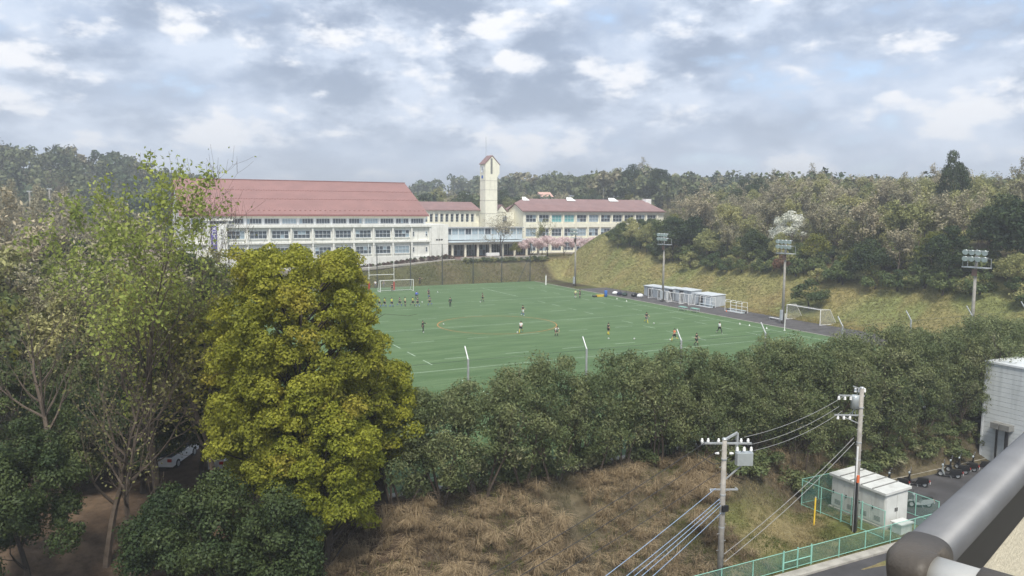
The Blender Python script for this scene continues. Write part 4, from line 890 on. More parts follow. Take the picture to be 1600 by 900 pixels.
# ------------------------------------------------------------------ green fences, cabinets, scooters
def fence(pts, h, label, n_each, gate=None, zoff=0.):
    a0 = np.array([*pts[0], 0.]); t = thing('chain_link_fence', label, 'fence', (pts[0][0], pts[0][1], tz(*pts[0])), 'mint green fences')
    for (a, b), n in zip(zip(pts, pts[1:]), n_each):
        a, b = np.array(a), np.array(b)
        for k in range(n):
            p, q = a + (b - a)*k/n, a + (b - a)*(k+1)/n; zp, zq = max(tz(*p), -4.0) , max(tz(*q), -4.0)
            MB().tube([(*p, zp - .2), (*p, zp + h)], .035, 6).build('post', 'greenpaint', t)
            for dz in (h - .02, .12): MB().tube([(*p, zp + dz), (*q, zq + dz)], .024, 5).build('rail', 'greenpaint', t)
            MB().add([(*p, zp + .1), (*q, zq + .1), (*q, zq + h), (*p, zp + h)], [(0, 1, 2, 3)]).build('mesh_panel', 'greennet', t, rec=False)
            if gate is not None and k == gate:
                for f in (.02, .5, .98): g = p + (q - p)*f; MB().tube([(*g, zp), (*g, zp + h + .08)], .05, 6).build('gate_frame', 'greenpaint', t)
                MB().tube([(*p, zp + h*.45), (*q, zq + h*.45)], .035, 5).build('gate_bar', 'greenpaint', t)
    p = np.array(pts[-1]); zp = tz(*p); MB().tube([(*p, zp - .2), (*p, zp + h)], .035, 6).build('post', 'greenpaint', t)
    return t
fence([(-40, -73.7), (6, -73.7)], 1.25, 'long low mint green fence along the road kerb', [19], gate=10)
fence([(-6.1, -73.2), (-6.5, -66.5)], 2.0, 'tall mint green fence with gate in front of the cabinets', [4], gate=1)
fence([(-6.3, -66.3), (-1.0, -66.3)], 2.0, 'mint green fence behind the grey cabinets', [3])
fence([(-.9, -66.5), (-.5, -73.2)], 1.7, 'mint green fence between cabinets and parked scooters', [4])
cb = thing('power_cabinet', 'light grey power cabinet with ribbed sloping roof inside the fence', 'cabinet', (-3.5, -70, -4))
cx0, cx1, cy0, cy1 = -4.65, -2.35, -72.1, -67.6
MB().box(cx0, cx1, cy0, cy1, -3.85, -1.55).build('body', 'boxgrey', cb); MB().box(cx0 - .15, cx1 + .15, cy0 - .15, cy1 + .15, -4.15, -3.86).build('plinth', 'kerb', cb)
MB().prism([(cx0 - .18, cy0 - .15, -1.55), (cx1 + .18, cy0 - .15, -1.42), (cx1 + .18, cy1 + .15, -1.42), (cx0 - .18, cy1 + .15, -1.55)], (0, 0, .17)).build('roof', 'boxgrey', cb)
for k in range(4): y = cy0 + .9 + k*.92; MB().prism([(cx0 - .18, y, -1.372), (cx1 + .18, y, -1.245), (cx1 + .18, y + .06, -1.245), (cx0 - .18, y + .06, -1.372)], (0, 0, .06)).build('roof_rib', 'duct', cb)
for k in range(4):
    y = cy0 + .06 + k*1.12; d = MB().box(cx0 - .035, cx0 + .01, y, y + 1.05, -3.75, -1.65).build('door', 'boxgrey', cb)
    MB().box(cx0 - .075, cx0 - .035, y + .85, y + .93, -2.85, -2.6).build('handle', 'black', d)
    v_ = MB()
    for j in range(4): v_.box(cx0 - .05, cx0 - .034, y + .25, y + .75, -3.55 + j*.09, -3.51 + j*.09)
    v_.build('louvre', 'duct', d)
for k in range(2): d = MB().box(cx0 + .08 + k*1.1, cx0 + 1.12 + k*1.1, cy0 - .035, cy0 + .01, -3.75, -1.65).build('door', 'boxgrey', cb); MB().box(cx0 + .95 + k*.18, cx0 + 1.03 + k*.18, cy0 - .075, cy0 - .035, -2.85, -2.6).build('handle', 'black', d)
cs = thing('small_cabinet', 'small grey ground box in front of the power cabinet', 'cabinet', (-4.1, -73.0, -4)); MB().box(-4.5, -3.4, -73.3, -72.6, -4.1, -3.3).build('body', 'boxgrey', cs); MB().box(-4.6, -3.3, -73.4, -72.5, -3.3, -3.22).build('lid', 'boxgrey', cs)
ys = thing('marker_stake', 'leaning yellow marker stake in the grass by the fence', 'stake', (-8.4, -69.4, tz(-8.4, -69.4))); g_ = ys['_o'][2]
MB().tube([(-8.4, -69.4, g_ - .2), (-7.9, -69.0, g_ + 1.75)], .055, 8).build('shaft', 'yellow', ys); MB().lathe((-7.9, -69.0, g_ + 1.75), (.25, .2, .95), [(.056, 0), (.06, .05), (.03, .07)], 8).build('tip', 'kerb', ys)
def scooter(x, y, rz, label, mat='black', shield='black'):
    t = thing('motor_scooter', label, 'scooter', (x, y, -3.95), 'scooters parked on the apron', rz, local=True)     # nose to local +x
    for cx in (-.62, .62):
        w = MB().lathe((cx, 0, .25), (0, 1, 0), [(.17, -.045), (.24, -.05), (.255, 0), (.24, .05), (.17, .045)], 18).build('wheel', 'rubber', t, sm=True); MB().lathe((cx, 0, .25), (0, 1, 0), [(.15, -.055), (.15, .055)], 12).build('rim', 'steel', w)
    MB().prism([(-.95, -.14, .52), (-.82, -.14, .38), (-.35, -.14, .24), (.30, -.14, .22), (.36, -.14, .30), (.05, -.14, .32), (-.12, -.14, .62), (-.85, -.14, .70)], (0, .28, 0)).build('body', mat, t)
    MB().prism([(-.88, -.13, .70), (-.14, -.13, .63), (-.08, -.13, .70), (-.35, -.13, .76), (-.85, -.13, .80)], (0, .26, 0)).build('seat', 'rubber', t)
    MB().prism([(.30, -.19, .24), (.40, -.19, .26), (.58, -.19, .62), (.50, -.19, .95), (.42, -.19, .95), (.44, -.19, .60)], (0, .38, 0)).build('leg_shield', shield, t)
    MB().prism([(.42, -.07, .48), (.80, -.07, .50), (.90, -.07, .42), (.86, -.07, .54), (.55, -.07, .60)], (0, .14, 0)).build('front_fender', mat, t)
    MB().tube([(.62, 0, .25), (.47, 0, .98)], .035, 6).build('fork', 'steel', t)
    MB().tube([(.34, -.34, 1.02), (.46, -.1, 1.0), (.46, .1, 1.0), (.34, .34, 1.02)], .02, 6).build('handlebar', 'black', t)
    MB().lathe((.50, 0, .98), (1, 0, 0), [(.12, -.06), (.12, .03), (.07, .08)], 12).build('headlight', 'lens', t)
    for s in (-1, 1):
        MB().tube([(.40, s*.24, 1.02), (.42, s*.30, 1.26)], .01, 5).build('mirror_stem', 'black', t); MB().lathe((.40, s*.31, 1.30), (1, 0, 0), [(.06, -.015), (.065, .01)], 10).build('mirror', 'chrome', t)
    MB().box(-1.0, -.95, -.09, .09, .50, .62).build('tail_lamp', 'redlamp', t); MB().box(-1.02, -1.0, -.1, .1, .33, .48).build('number_plate', 'white', t)
    MB().tube([(-.2, -.17, .22), (-.85, -.2, .32)], .055, 8).build('exhaust', 'steel', t); MB().tube([(-.1, .1, .2), (-.16, .2, .02)], .015, 5).build('stand', 'steel', t)
    return t
scooter(3.4, -66.9, R(115), 'black scooter leftmost, half hidden behind the cabinet'); scooter(5.0, -67.5, R(120), 'black scooter with round mirrors right of the cabinet')
scooter(9.3, -67.4, R(125), 'silver shielded scooter parked by the apron kerb', 'black', 'silverpaint'); scooter(10.9, -67.0, R(120), 'black scooter right beside the silver shielded one'); scooter(12.2, -66.9, R(115), 'black scooter with upright bars, rightmost in the row')
scooter(13.6, -67.2, R(118), 'black scooter partly hidden behind the handrail')
scooter(1.2, -70.6, R(150), 'silver scooter standing behind the cabinet fence', 'silverpaint', 'silverpaint')

# ------------------------------------------------------------------ cars in the gap left of the hedge
def car(x, y, rz, mat, label, z=0.):
    t = thing('parked_car', label, 'car', (x, y, z), 'cars left of the pitch', rz, local=True)
    b = MB().prism([(-2.1, -.8, .3), (2.05, -.8, .3), (2.1, -.8, .62), (1.25, -.8, .85), (-2.05, -.8, .92)], (0, 1.6, 0)); b.build('body', mat, t)
    MB().prism([(-1.95, -.7, .92), (1.1, -.7, .86), (.35, -.7, 1.45), (-1.6, -.7, 1.5)], (0, 1.4, 0)).build('cabin', 'glass', t); MB().box(-1.58, .34, -.68, .68, 1.49, 1.53).build('roof', mat, t)
    for cx in (-1.3, 1.3):
        for s in (-1, 1):
            w = MB().lathe((cx, s*.74, .31), (0, 1, 0), [(.31, -.1), (.31, .1)], 16).build('tyre', 'rubber', t); MB().lathe((cx, s*.74, .31), (0, 1, 0), [(.19, -.11), (.19, .11)], 12).build('rim', 'steel', w)
    for s in (-1, 1): MB().box(2.04, 2.12, s*.55 - .18, s*.55 + .18, .6, .74).build('headlight', 'lens', t); MB().box(-2.12, -2.04, s*.6 - .14, s*.6 + .14, .65, .85).build('tail_light', 'redlamp', t)
car(-45.2, -50.5, R(62), 'carwhite', 'white car glimpsed under the camphor tree', tz(-45.2, -50.5)); car(-48.3, -48.5, R(62), 'carwhite', 'white car behind the other, among trunks', tz(-48.3, -48.5)); car(-42.6, -53.5, R(62), 'cardark', 'dark car glimpsed between trunks left of the hedge', tz(-42.6, -53.5))

# ------------------------------------------------------------------ balcony rail the photo was taken over
ph = R(44.3) + TH; A = np.array([math.sin(ph), math.cos(ph), 0]); B = np.array([math.cos(ph), -math.sin(ph), 0]); UP = np.array([0, 0, 1.])
C0 = atd(1432, 880, 1.18); RR = .035
bal = thing('balcony_parapet', 'beige balcony parapet with a round grey metal handrail in the bottom right corner', 'parapet', (C0[0], C0[1], 16.3))
def rail_sweep(path, hw, hh, name, mat, n=36, e=2.7):      # superellipse section swept along a level path with mitred corners
    path = [np.array(p, float) for p in path]; m = MB(); vs = []
    sec = [(abs(math.cos(w))**(2/e)*math.copysign(hw, math.cos(w)), abs(math.sin(w))**(2/e)*math.copysign(hh, math.sin(w))) for w in (2*math.pi*k/n for k in range(n))]
    for q, p in enumerate(path):
        d0 = nrm(path[q] - path[q-1]) if q else nrm(path[1] - path[0]); d1 = nrm(path[q+1] - path[q]) if q < len(path)-1 else d0
        l0, l1 = np.cross(d0, UP), np.cross(d1, UP); l = (l0 + l1)/(1 + float(l0 @ l1)); vs += [p + l*a + UP*b for a, b in sec]
    fs = [(i*n + k, i*n + (k+1) % n, (i+1)*n + (k+1) % n, (i+1)*n + k) for i in range(len(path)-1) for k in range(n)] + [tuple(range(n))[::-1], tuple(range((len(path)-1)*n, len(path)*n))]
    return m.add(vs, fs).build(name, mat, bal, sm=True)
def nrm(a): return a/(np.linalg.norm(a, axis=-1, keepdims=True) + 1e-9)
KC = C0 - A*.035; KA = KC + A*.022; KB = KC + B*.022
HW, HH = .036, .030
rail_sweep([KC + A*.05, KC + A*9], HW, HH, 'handrail', 'rail')
MB().prism([C0 + B*(-.012) - UP*.030, C0 + B*.030 - UP*.022, C0 + B*.030 - UP*.098, C0 + B*(-.012) - UP*.098], A*9).build('rail_channel', 'railblack', bal)
wl0 = C0 + A*.0 - UP*.098
MB().prism([wl0 + B*.026, wl0 - B*.018, wl0 - B*.018 - UP*1.15, wl0 + B*.026 - UP*1.15], A*9).build('wall', 'beige', bal)
MB().prism([C0 - UP*1.16 + B*(-.14) - A*.6, C0 - UP*1.16 + B*1.6 - A*.6, C0 - UP*1.16 + B*1.6 + A*9, C0 - UP*1.16 - B*.14 + A*9], (0, 0, -.15)).build('floor_slab', 'kerb', bal)
rail_sweep([KC + A*.085, KA, KC + A*.006 + B*.006, KB, KC + B*.034], HW*1.1, HH*1.12, 'rubber_sleeve', 'railrubber')
rail_sweep([KC + B*.03, KC + B*.125], HW, HH, 'joint', 'railsilver')
rail_sweep([KC + B*.095, KC + B*.16], HW*1.1, HH*1.12, 'rubber_sleeve', 'railrubber')
rail_sweep([KC + B*.13, KC + B*1.1], HW, HH, 'handrail', 'rail')

# ------------------------------------------------------------------ vegetation
def nrm(a): return a/(np.linalg.norm(a, axis=-1, keepdims=True) + 1e-9)
def leaf_quads(rng, P, Nn, size, aspect=.55, jit=.5):
    n = len(P); Nn = nrm(Nn + rng.normal(0, jit, (n, 3))); T = nrm(np.cross(Nn, rng.normal(0, 1, (n, 3)))); Bn = np.cross(Nn, T)
    s = (size*rng.uniform(.65, 1.35, n))[:, None] if np.isscalar(size) else np.asarray(size)[:, None]
    bend = Nn*s*.18
    return np.stack([P - T*s, P - Bn*s*aspect + bend, P + T*s, P + Bn*s*aspect + bend], 1).reshape(-1, 3)
def sphere_dirs(rng, n, zmin=-.45):
    z = rng.uniform(zmin, 1, n); a = rng.uniform(0, 2*np.pi, n); r = np.sqrt(np.maximum(0, 1 - z*z)); return np.stack([r*np.cos(a), r*np.sin(a), z], 1)
def lobe_leaves(rng, cs, rs, per, size, zmin=-.45, squash=.85, inner=.72, aspect=.55, jit=.5):
    out = []
    for c, r, k in zip(cs, rs, per):
        d = sphere_dirs(rng, k, zmin); rad = r*(inner + (1 - inner)*rng.uniform(0, 1, k)**.5)*(1 + .12*rng.normal(0, 1, k))
        out.append(leaf_quads(rng, np.array(c) + d*rad[:, None]*[1, 1, squash], d, size, aspect, jit))
    return np.concatenate(out)
def segs_quads(segs, n=4):
    a = np.array([s[0] for s in segs]); b = np.array([s[1] for s in segs]); r0 = np.array([s[2] for s in segs])[:, None]; r1 = np.array([s[3] for s in segs])[:, None]
    t = nrm(b - a); up = np.where(np.abs(t[:, 2:3]) < .9, np.array([[0, 0, 1.]]), np.array([[1., 0, 0]])); x = nrm(np.cross(t, up)); y = np.cross(x, t); out = []
    for k in range(n):
        w0, w1 = 2*np.pi*k/n, 2*np.pi*(k+1)/n; d0 = x*np.cos(w0) + y*np.sin(w0); d1 = x*np.cos(w1) + y*np.sin(w1)
        out.append(np.stack([a + d0*r0, a + d1*r0, b + d1*r1, b + d0*r1], 1))
    return np.concatenate(out).reshape(-1, 3)
def grow(rng, p, d, L, r, lev, mx, segs, tips, kids=(7, 5, 4), ang=(.7, .8, .8), ratio=(.5, .5, .5), start=.3, up=.10, wob=.10, ns=(9, 5, 4, 3), taper=.85, sub0=None):
    n = ns[min(lev, len(ns)-1)]; p = np.array(p, float); d = nrm(np.array(d, float)); pts = []
    for i in range(n):
        d = nrm(d + rng.normal(0, wob, 3) + np.array([0, 0, up if lev else .02])); q = p + d*L/n; ra = r*(1 - taper*i/n); rb = r*(1 - taper*(i+1)/n)
        segs.append((p, q, max(ra, .008), max(rb, .006))); pts.append((q, d, rb, (i+1)/n)); p = q
        if lev >= mx - 1: tips.append((q, d))
    if lev >= mx: return
    for k in range(kids[lev]):
        f = start + (1 - start)*(k + rng.uniform(0, 1))/kids[lev] if lev == 0 else rng.uniform(.25, 1)
        i = min(n - 1, int(f*n)); q, dd, rr_, ff = pts[i]; a = rng.uniform(0, 2*np.pi) if lev else k*2.4 + rng.uniform(-.5, .5)
        s = nrm(np.cross(dd, [math.cos(a), math.sin(a), .3])); g = ang[lev]*rng.uniform(.75, 1.25)
        l = L*ratio[lev]*rng.uniform(.7, 1.2)*(1.15 - .6*ff if lev == 0 else 1)
        grow(rng, q, dd*math.cos(g) + s*math.sin(g), l, max(.008, rr_*.62), lev + 1, mx, segs, tips, kids, ang, ratio, start, up, wob, ns, taper)
def mk_mesh(name, V, mat, nper=4): me = np_mesh(name, V, nper); me.materials.append(M[mat]); return me
def tree_thing(name, label, loc, trunk, crown, group, rz=0., sc=(1, 1, 1), cat='tree', cmat=None):
    t = thing(name, label, cat, loc, group, rz, local=True); t.scale = sc
    link('trunk', trunk, t); c = link('crown', crown, t)
    if cmat: c.material_slots[0].link = 'OBJECT'; c.material_slots[0].material = M[cmat]
    return t
# --- prototypes for the hillside and the far trees (about 9 m tall)
def proto_bare(seed, h=9.5, mat='brown', leafn=5, size=.20, bark='bark'):
    rng = np.random.default_rng(seed); segs, tips = [], []
    grow(rng, (0, 0, -.4), (rng.normal(0, .05), rng.normal(0, .05), 1), h*.78, .17, 0, 3, segs, tips, kids=(10, 5, 3), ang=(.62, .6, .6), ratio=(.55, .5, .5), start=.25, up=.12, wob=.13, ns=(8, 5, 3, 3))
    tr = mk_mesh('trunk', segs_quads(segs, 4), bark); P = np.array([t[0] for t in tips]); D = np.array([t[1] for t in tips])
    k = min(leafn, max(1, 5200//len(P))); P = np.repeat(P, k, 0) + rng.normal(0, .28, (len(P)*k, 3)); D = np.repeat(D, k, 0)
    return tr, mk_mesh('crown', leaf_quads(rng, P, D + [0, 0, .3], size, .42, 1.0), mat)
def proto_lobed(seed, h=9., w=6.5, mat='evergreen', n=26, per=150, size=.21, low=.18, lr=(.9, 1.7), bark='darkbark', inner=.72, shape=1.0):
    rng = np.random.default_rng(seed); segs, tips = [], []
    grow(rng, (0, 0, -.4), (rng.normal(0, .05), rng.normal(0, .05), 1), h*.72, .2, 0, 2, segs, tips, kids=(7, 3), start=.25, ang=(.8, .7), ratio=(.45, .5), ns=(6, 4, 3))
    cs, rs = [], []
    for k in range(n):
        d = sphere_dirs(rng, 1, -.55)[0]; rr_ = rng.uniform(.35, 1)**.6; z = h*(low + (1 - low)*.5) + d[2]*rr_*h*(1 - low)*.5
        f = (z/h - low)/(1 - low); wid = w/2*math.sin(math.pi*min(1, max(.05, (.16 + .80*f**shape))))**.6
        cs.append((d[0]*rr_*wid, d[1]*rr_*wid, z)); rs.append(rng.uniform(*lr)*(1.1 - .35*f))
    per_ = [int(per*(r/np.mean(rs))**1.7) for r in rs]
    return mk_mesh('trunk', segs_quads(segs, 5), bark), mk_mesh('crown', lobe_leaves(rng, cs, rs, per_, size, -.7, .8, inner), mat)
def proto_conifer(seed, h=13, mat='brown'):
    rng = np.random.default_rng(seed); segs = [((0, 0, -.4), (0, 0, h), .2, .03)]; Ps, Ds = [], []
    for k in range(70):
        z = h*(.12 + .85*k/70); L = (h - z)*.24 + .3; a = k*2.4 + rng.uniform(-.4, .4); d = np.array([math.cos(a), math.sin(a), .55]); segs.append(((0, 0, z), tuple(np.array([0, 0, z]) + d*L), .035, .01))
        m = int(30*L) + 12; t = rng.uniform(.2, 1, m)[:, None]; Ps.append(np.array([0, 0, z]) + d*L*t + rng.normal(0, .16, (m, 3))); Ds.append(np.repeat(d[None], m, 0))
    return mk_mesh('trunk', segs_quads(segs, 4), 'bark'), mk_mesh('crown', leaf_quads(rng, np.concatenate(Ps), np.concatenate(Ds), .17, .3, 1.0), mat)
PB = [proto_bare(10 + i, 9.5 + i*.6) for i in range(4)]
PO = [proto_bare(20 + i, 8.8 + i*.5, 'olive', 9, .21) for i in range(3)] + [proto_lobed(25 + i, 8.5, 6.5, 'olive', 30, 75, .19, .2, (.8, 1.5), 'bark', .45) for i in range(2)]
PD = [proto_lobed(30 + i, 9 + i, 6.2 + .6*i, 'evergreen', 34, 150, .2) for i in range(3)]
PE = [proto_lobed(35 + i, 8 + i, 6.0, 'evergreen2', 32, 120, .2, .15, (.8, 1.5)) for i in range(2)]
PL = [proto_lobed(40 + i, 6.5, 5.5, 'yellowg', 26, 75, .18, .15, (.7, 1.3), 'bark', .5) for i in range(2)]
PW = [proto_lobed(45, 8.5, 6.0, 'whiteb', 34, 80, .17, .25, (.6, 1.2), 'bark', .4)]
PC_ = [proto_lobed(50 + i, 5.4, 7.5, 'pinkb', 36, 130, .15, .35, (.6, 1.1), 'darkbark', .5) for i in range(2)]
PM = [proto_conifer(55), proto_conifer(56, 12)]
PR = [proto_lobed(58, 8, 6, 'rust', 26, 90, .2, .2, (.8, 1.4), 'bark', .5)]
def project(p):
    d = np.asarray(p, float) - CAM; x = d[0]*cT - d[1]*sT; y = d[0]*sT + d[1]*cT; z = d[2]; dd = y*cP - z*sP; upv = y*sP + z*cP
    a, b = F*x/dd, -F*upv/dd; return 800 + a*cR - b*sR, 450 + a*sR + b*cR, dd
rg = np.random.default_rng(77); pyr = random.Random(5)
# right hillside wood
taken = []
def hill_tree(u, v, pr, name, label, group, s=1., sx=1.):
    taken.append((u, v)); return tree_thing(name, label, (u, v, tz(u, v) - .1), *pr, group, pyr.uniform(0, 6.28), (s*sx, s*sx, s))
def spot(px, u): r_ = ray(px, 400); k = (u - CAM[0])/r_[0]; return u, CAM[1] + r_[1]*k
for px, u, pr, nm, l, s in ((1052, 58.5, PD[1], 'evergreen_tree', 'dark bushy evergreen at the left end of the hillside wood', 1.0), (1078, 60.5, PD[0], 'evergreen_tree', 'dark round evergreen behind the second floodlight head', 1.05), (1035, 60.5, PE[0], 'evergreen_tree', 'mid green evergreen where the wood meets the classroom wing', .9),
        (1268, 51.3, PE[1], 'evergreen_tree', 'lone round dark shrub tree on the grass bank behind the parked goal', .55), (1483, 100, PD[2], 'evergreen_tree', 'tall dark evergreen standing out on the right skyline', 1.5),
        (1590, 66, PD[0], 'evergreen_tree', 'dark evergreen at the right picture edge', 1.25), (1558, 70, PD[2], 'evergreen_tree', 'dark evergreen just left of the one at the picture edge', 1.05), (1232, 66, PW[0], 'blossom_tree', 'white blossoming tree in the hillside wood', 1.1), (1275, 62, PL[0], 'young_leaf_tree', 'pale yellow green tree below the white blossom', .95), (1335, 60, PL[1], 'young_leaf_tree', 'low pale green bush tree at the edge of the bank', .8), (1460, 64, PL[0], 'young_leaf_tree', 'pale green tree left of the nearest floodlight', 1.0), (1405, 61, PB[1], 'bare_tree', 'thin bare tree with white buds at the wood edge', .8),
        (965, 56, PE[1], 'evergreen_tree', 'green bushy tree in front of the classroom wing', .62), (990, 57.5, PO[3], 'budding_tree', 'olive bushy tree right of the green one before the classrooms', .75), (1010, 58, PO[4], 'budding_tree', 'olive tree beside the left end of the wood', .8), (1222, 58.2, PR[0], 'rust_tree', 'small rust coloured tree behind the third floodlight', .5)):
    u, v = spot(px, u); hill_tree(u, v, pr, nm, l, 'trees on the right hillside', s, .5 if 'skyline' in l else (1.75 if 'lone round' in l else 1.))
NAMES = {'b': ('bare_tree', 'brown bare tree with fine twigs in the hillside wood'), 'o': ('budding_tree', 'olive budding tree in the hillside wood'), 'd': ('evergreen_tree', 'dark evergreen within the hillside wood'), 'l': ('young_leaf_tree', 'pale new leafed tree within the hillside wood')}
for i in range(14):
    for j in range(30):
        u = 60.5 + i*6.0 + rg.uniform(-2, 2); v = -74 + j*6.1 + rg.uniform(-2.2, 2.2)
        if v > 66 and u < 100: continue
        if v > 82 + (u - 100)*1.2: continue
        if any((u - a)**2 + (v - b)**2 < 14 for a, b in taken): continue
        z = tz(u, v); q = project((u, v, z + 5))
        if not (930 < q[0] < 1680): continue
        k = rg.choice(list('bbbooooodl')); 
        if i == 0 and rg.uniform() < .55: k = rg.choice(list('ldoo'))
        pr = {'b': PB, 'o': PO, 'd': PD + PE, 'l': PL}[k]; pr = pr[rg.integers(len(pr))]
        s = rg.uniform(.8, 1.15)*(.78 if i == 0 else 1); hill_tree(u, v, pr, NAMES[k][0], NAMES[k][1], NAMES[k][1] + 's', s)
# low brush closing the foot of the wood
PBR = [proto_lobed(60 + i, 2.6, 3.6, 'evergreen2' if i else 'olive', 16, 90, .16, .0, (.5, .95), 'darkbark', .6) for i in range(3)]
for k in range(138):
    u = 58.3 + rg.uniform(-.8, 1.5) + 4.2*(k//46); v = -70 + (k % 46)*2.85 + rg.uniform(-1.2, 1.2)
    if v > 56: continue
    tree_thing('bush', 'low bush along the foot of the hillside wood', (u, v, tz(u, v) - .05), *PBR[k % 3], 'bushes along the foot of the wood', rg.uniform(0, 6.28), (rg.uniform(.8, 1.4),)*3, 'bush')
# trees round the school
for px, y, pr, nm, l, s in ((783, 73.5, proto_bare(70, 10.5, 'brown', 3, .14), 'bare_tree', 'spreading bare tree in front of the glazed walkway', 1.02), (805, 74.5, PL[0], 'young_leaf_tree', 'small yellow green tree right of the spreading bare tree', .62), (846, 76, proto_bare(72, 9.5, 'yellowg', 2, .16), 'young_leaf_tree', 'open tree with new leaves before the classrooms', 1.0),
        (832, 72, PC_[0], 'cherry_tree', 'pink cherry tree at the left end of the blossom row', .95), (856, 73, PC_[1], 'cherry_tree', 'second pink cherry tree from the left', 1.0), (882, 74, PC_[0], 'cherry_tree', 'third pink cherry tree from the left', .95), (905, 75.5, PC_[1], 'cherry_tree', 'fourth pink cherry tree, close to the bank', .9), (928, 78, PC_[0], 'cherry_tree', 'rightmost pink cherry tree, half hidden by the bank', .9), (945, 80, PC_[1], 'cherry_tree', 'pink cherry tree just past the bank edge', .9)):
    r_ = ray(px, 400); k = (y - CAM[1])/r_[1]; u = CAM[0] + r_[0]*k; tree_thing(nm, l, (u, y, max(5., tz(u, y)) - .05), *pr, 'trees round the school', pyr.uniform(0, 6.28), (s*(1.5 if 'bare' in nm else 1), s*(1.5 if 'bare' in nm else 1), s))
# trees just behind the school
kinds = 'ddobodbolde'
for k in range(78):
    px = 622 + k*5.6 + rg.uniform(-6, 6); y = rg.uniform(122, 170); r_ = ray(px, 300); kk = (y - CAM[1])/r_[1]; u = CAM[0] + r_[0]*kk
    c = kinds[k*7 % 11]; pr = {'b': PB, 'o': PO, 'd': PD, 'l': PL, 'e': PE}[c]; pr = pr[rg.integers(len(pr))]; nm = {'b': 'bare_tree', 'o': 'budding_tree', 'd': 'evergreen_tree', 'l': 'young_leaf_tree', 'e': 'evergreen_tree'}[c]
    l = {'b': 'brown bare tree', 'o': 'olive budding tree', 'd': 'dark evergreen', 'l': 'pale new leafed tree', 'e': 'mid green evergreen'}[c] + ' behind the school roofs'
    tree_thing(nm, l, (u, y, tz(u, y) - .1), *pr, l + ' in the belt', rg.uniform(0, 6.28), (rg.uniform(1.0, 1.4),)*3)
for px, y, pr, l, s in ((694, 124, PW[0], 'white blossoming tree right of the red roof end', 1.25), (655, 122, PR[0], 'rust brown tree just right of the red roof', 1.2)):
    r_ = ray(px, 300); kk = (y - CAM[1])/r_[1]; u = CAM[0] + r_[0]*kk; tree_thing('blossom_tree' if 'white' in l else 'rust_tree', l, (u, y, tz(u, y)), *pr, 'trees behind the school', 1., (s, s, s))
# left: bare metasequoias, blossom and evergreens past the tree screen
for k in range(26):
    px = 4 + k*8.6 + rg.uniform(-4, 4); Y = rg.uniform(130, 175); p = atd(px, 400, Y); z = tz(p[0], p[1]); s = rg.uniform(1.1, 1.6)
    tree_thing('dawn_redwood', 'brown bare pointed tree in the row at the far left', (p[0], p[1], z - .1), *PM[k % 2], 'pointed bare trees at the far left', rg.uniform(0, 6), (s*.9, s*.9, s))
for k, px in enumerate((28, 55, 84, 132, 168, 226)):
    p = atd(px, 400, 122 + 3*k % 9); tree_thing('cherry_tree', 'pale pink cherry tree between the pointed bare trees at far left', (p[0], p[1], tz(p[0], p[1])), *PC_[k % 2], 'far left cherry trees', k, (1.7, 1.7, 2.0))
for k in range(34):
    px = -20 + (k % 17)*20 + rg.uniform(-8, 8); Y = 66 + 18*(k//17) + rg.uniform(-6, 8); p = atd(px, 500, Y); z = tz(p[0], p[1]); c = 'eoldbob'[k % 7]
    if p[0] > -44: continue
    pr = {'b': PB, 'o': PO, 'd': PD, 'l': PL, 'e': PE}[c]; pr = pr[rg.integers(len(pr))]; s = rg.uniform(1.05, 1.5)*(1.2 if c == 'l' else 1)
    nm, l = {'b': ('bare_tree', 'brown bare tree'), 'o': ('budding_tree', 'olive budding tree'), 'd': ('evergreen_tree', 'dark evergreen'), 'l': ('young_leaf_tree', 'yellow green tree'), 'e': ('evergreen_tree', 'mid green evergreen')}[c]
    tree_thing(nm, l + ' behind the front trees at left', (p[0], p[1], z - .1), *pr, l + 's behind the front trees', rg.uniform(0, 6), (s, s, s))
# far woods: one mass
def far_wood():
    rng = np.random.default_rng(9); out = []; n = 0
    while n < 1700:
        px = rng.uniform(-120, 1720); Y = 215 + 330*rng.uniform()**1.4; r_ = ray(px, 300); p = atd(px, 300, Y); u, v = p[0], p[1]
        if v < 150 and not (u > 118) and not (u < -120 and v > 90): continue
        z = tz(u, v); h = rng.uniform(8, 13); w = rng.uniform(3.2, 5.2); m = 150
        nl = 7; cs = [(u + rng.normal(0, w*.42), v + rng.normal(0, w*.42), z + h*(.12 + .74*(q + rng.uniform(0, 1))/nl)) for q in range(nl)]
        out.append(lobe_leaves(rng, cs, [w*rng.uniform(.38, .62) for _ in cs], [26]*nl, .72*(Y/300)**.5, -.3, .9, .8, .7)); n += 1
    o = link('far_wood', mk_mesh('far_wood', np.concatenate(out), 'farwood')); tag(o, 'mixed woodland covering the far hills', 'woodland', kind='stuff')
far_wood()
for px in (46, 77): 
    p = atd(px, 296 if px > 50 else 300, 190); z = tz(p[0], p[1]); t = thing('light_pole', ('right' if px > 50 else 'left') + ' of two slim pale poles among the far left trees', 'pole', (p[0], p[1], z), 'slim poles at far left'); MB().tube([(*p[:2], z), (*p[:2], p[2])], .22, 6).build('shaft', 'kerb', t); MB().box(p[0] - .6, p[0] + .6, p[1] - .15, p[1] + .15, p[2], p[2] + .3).build('lamp_head', 'steel', t)

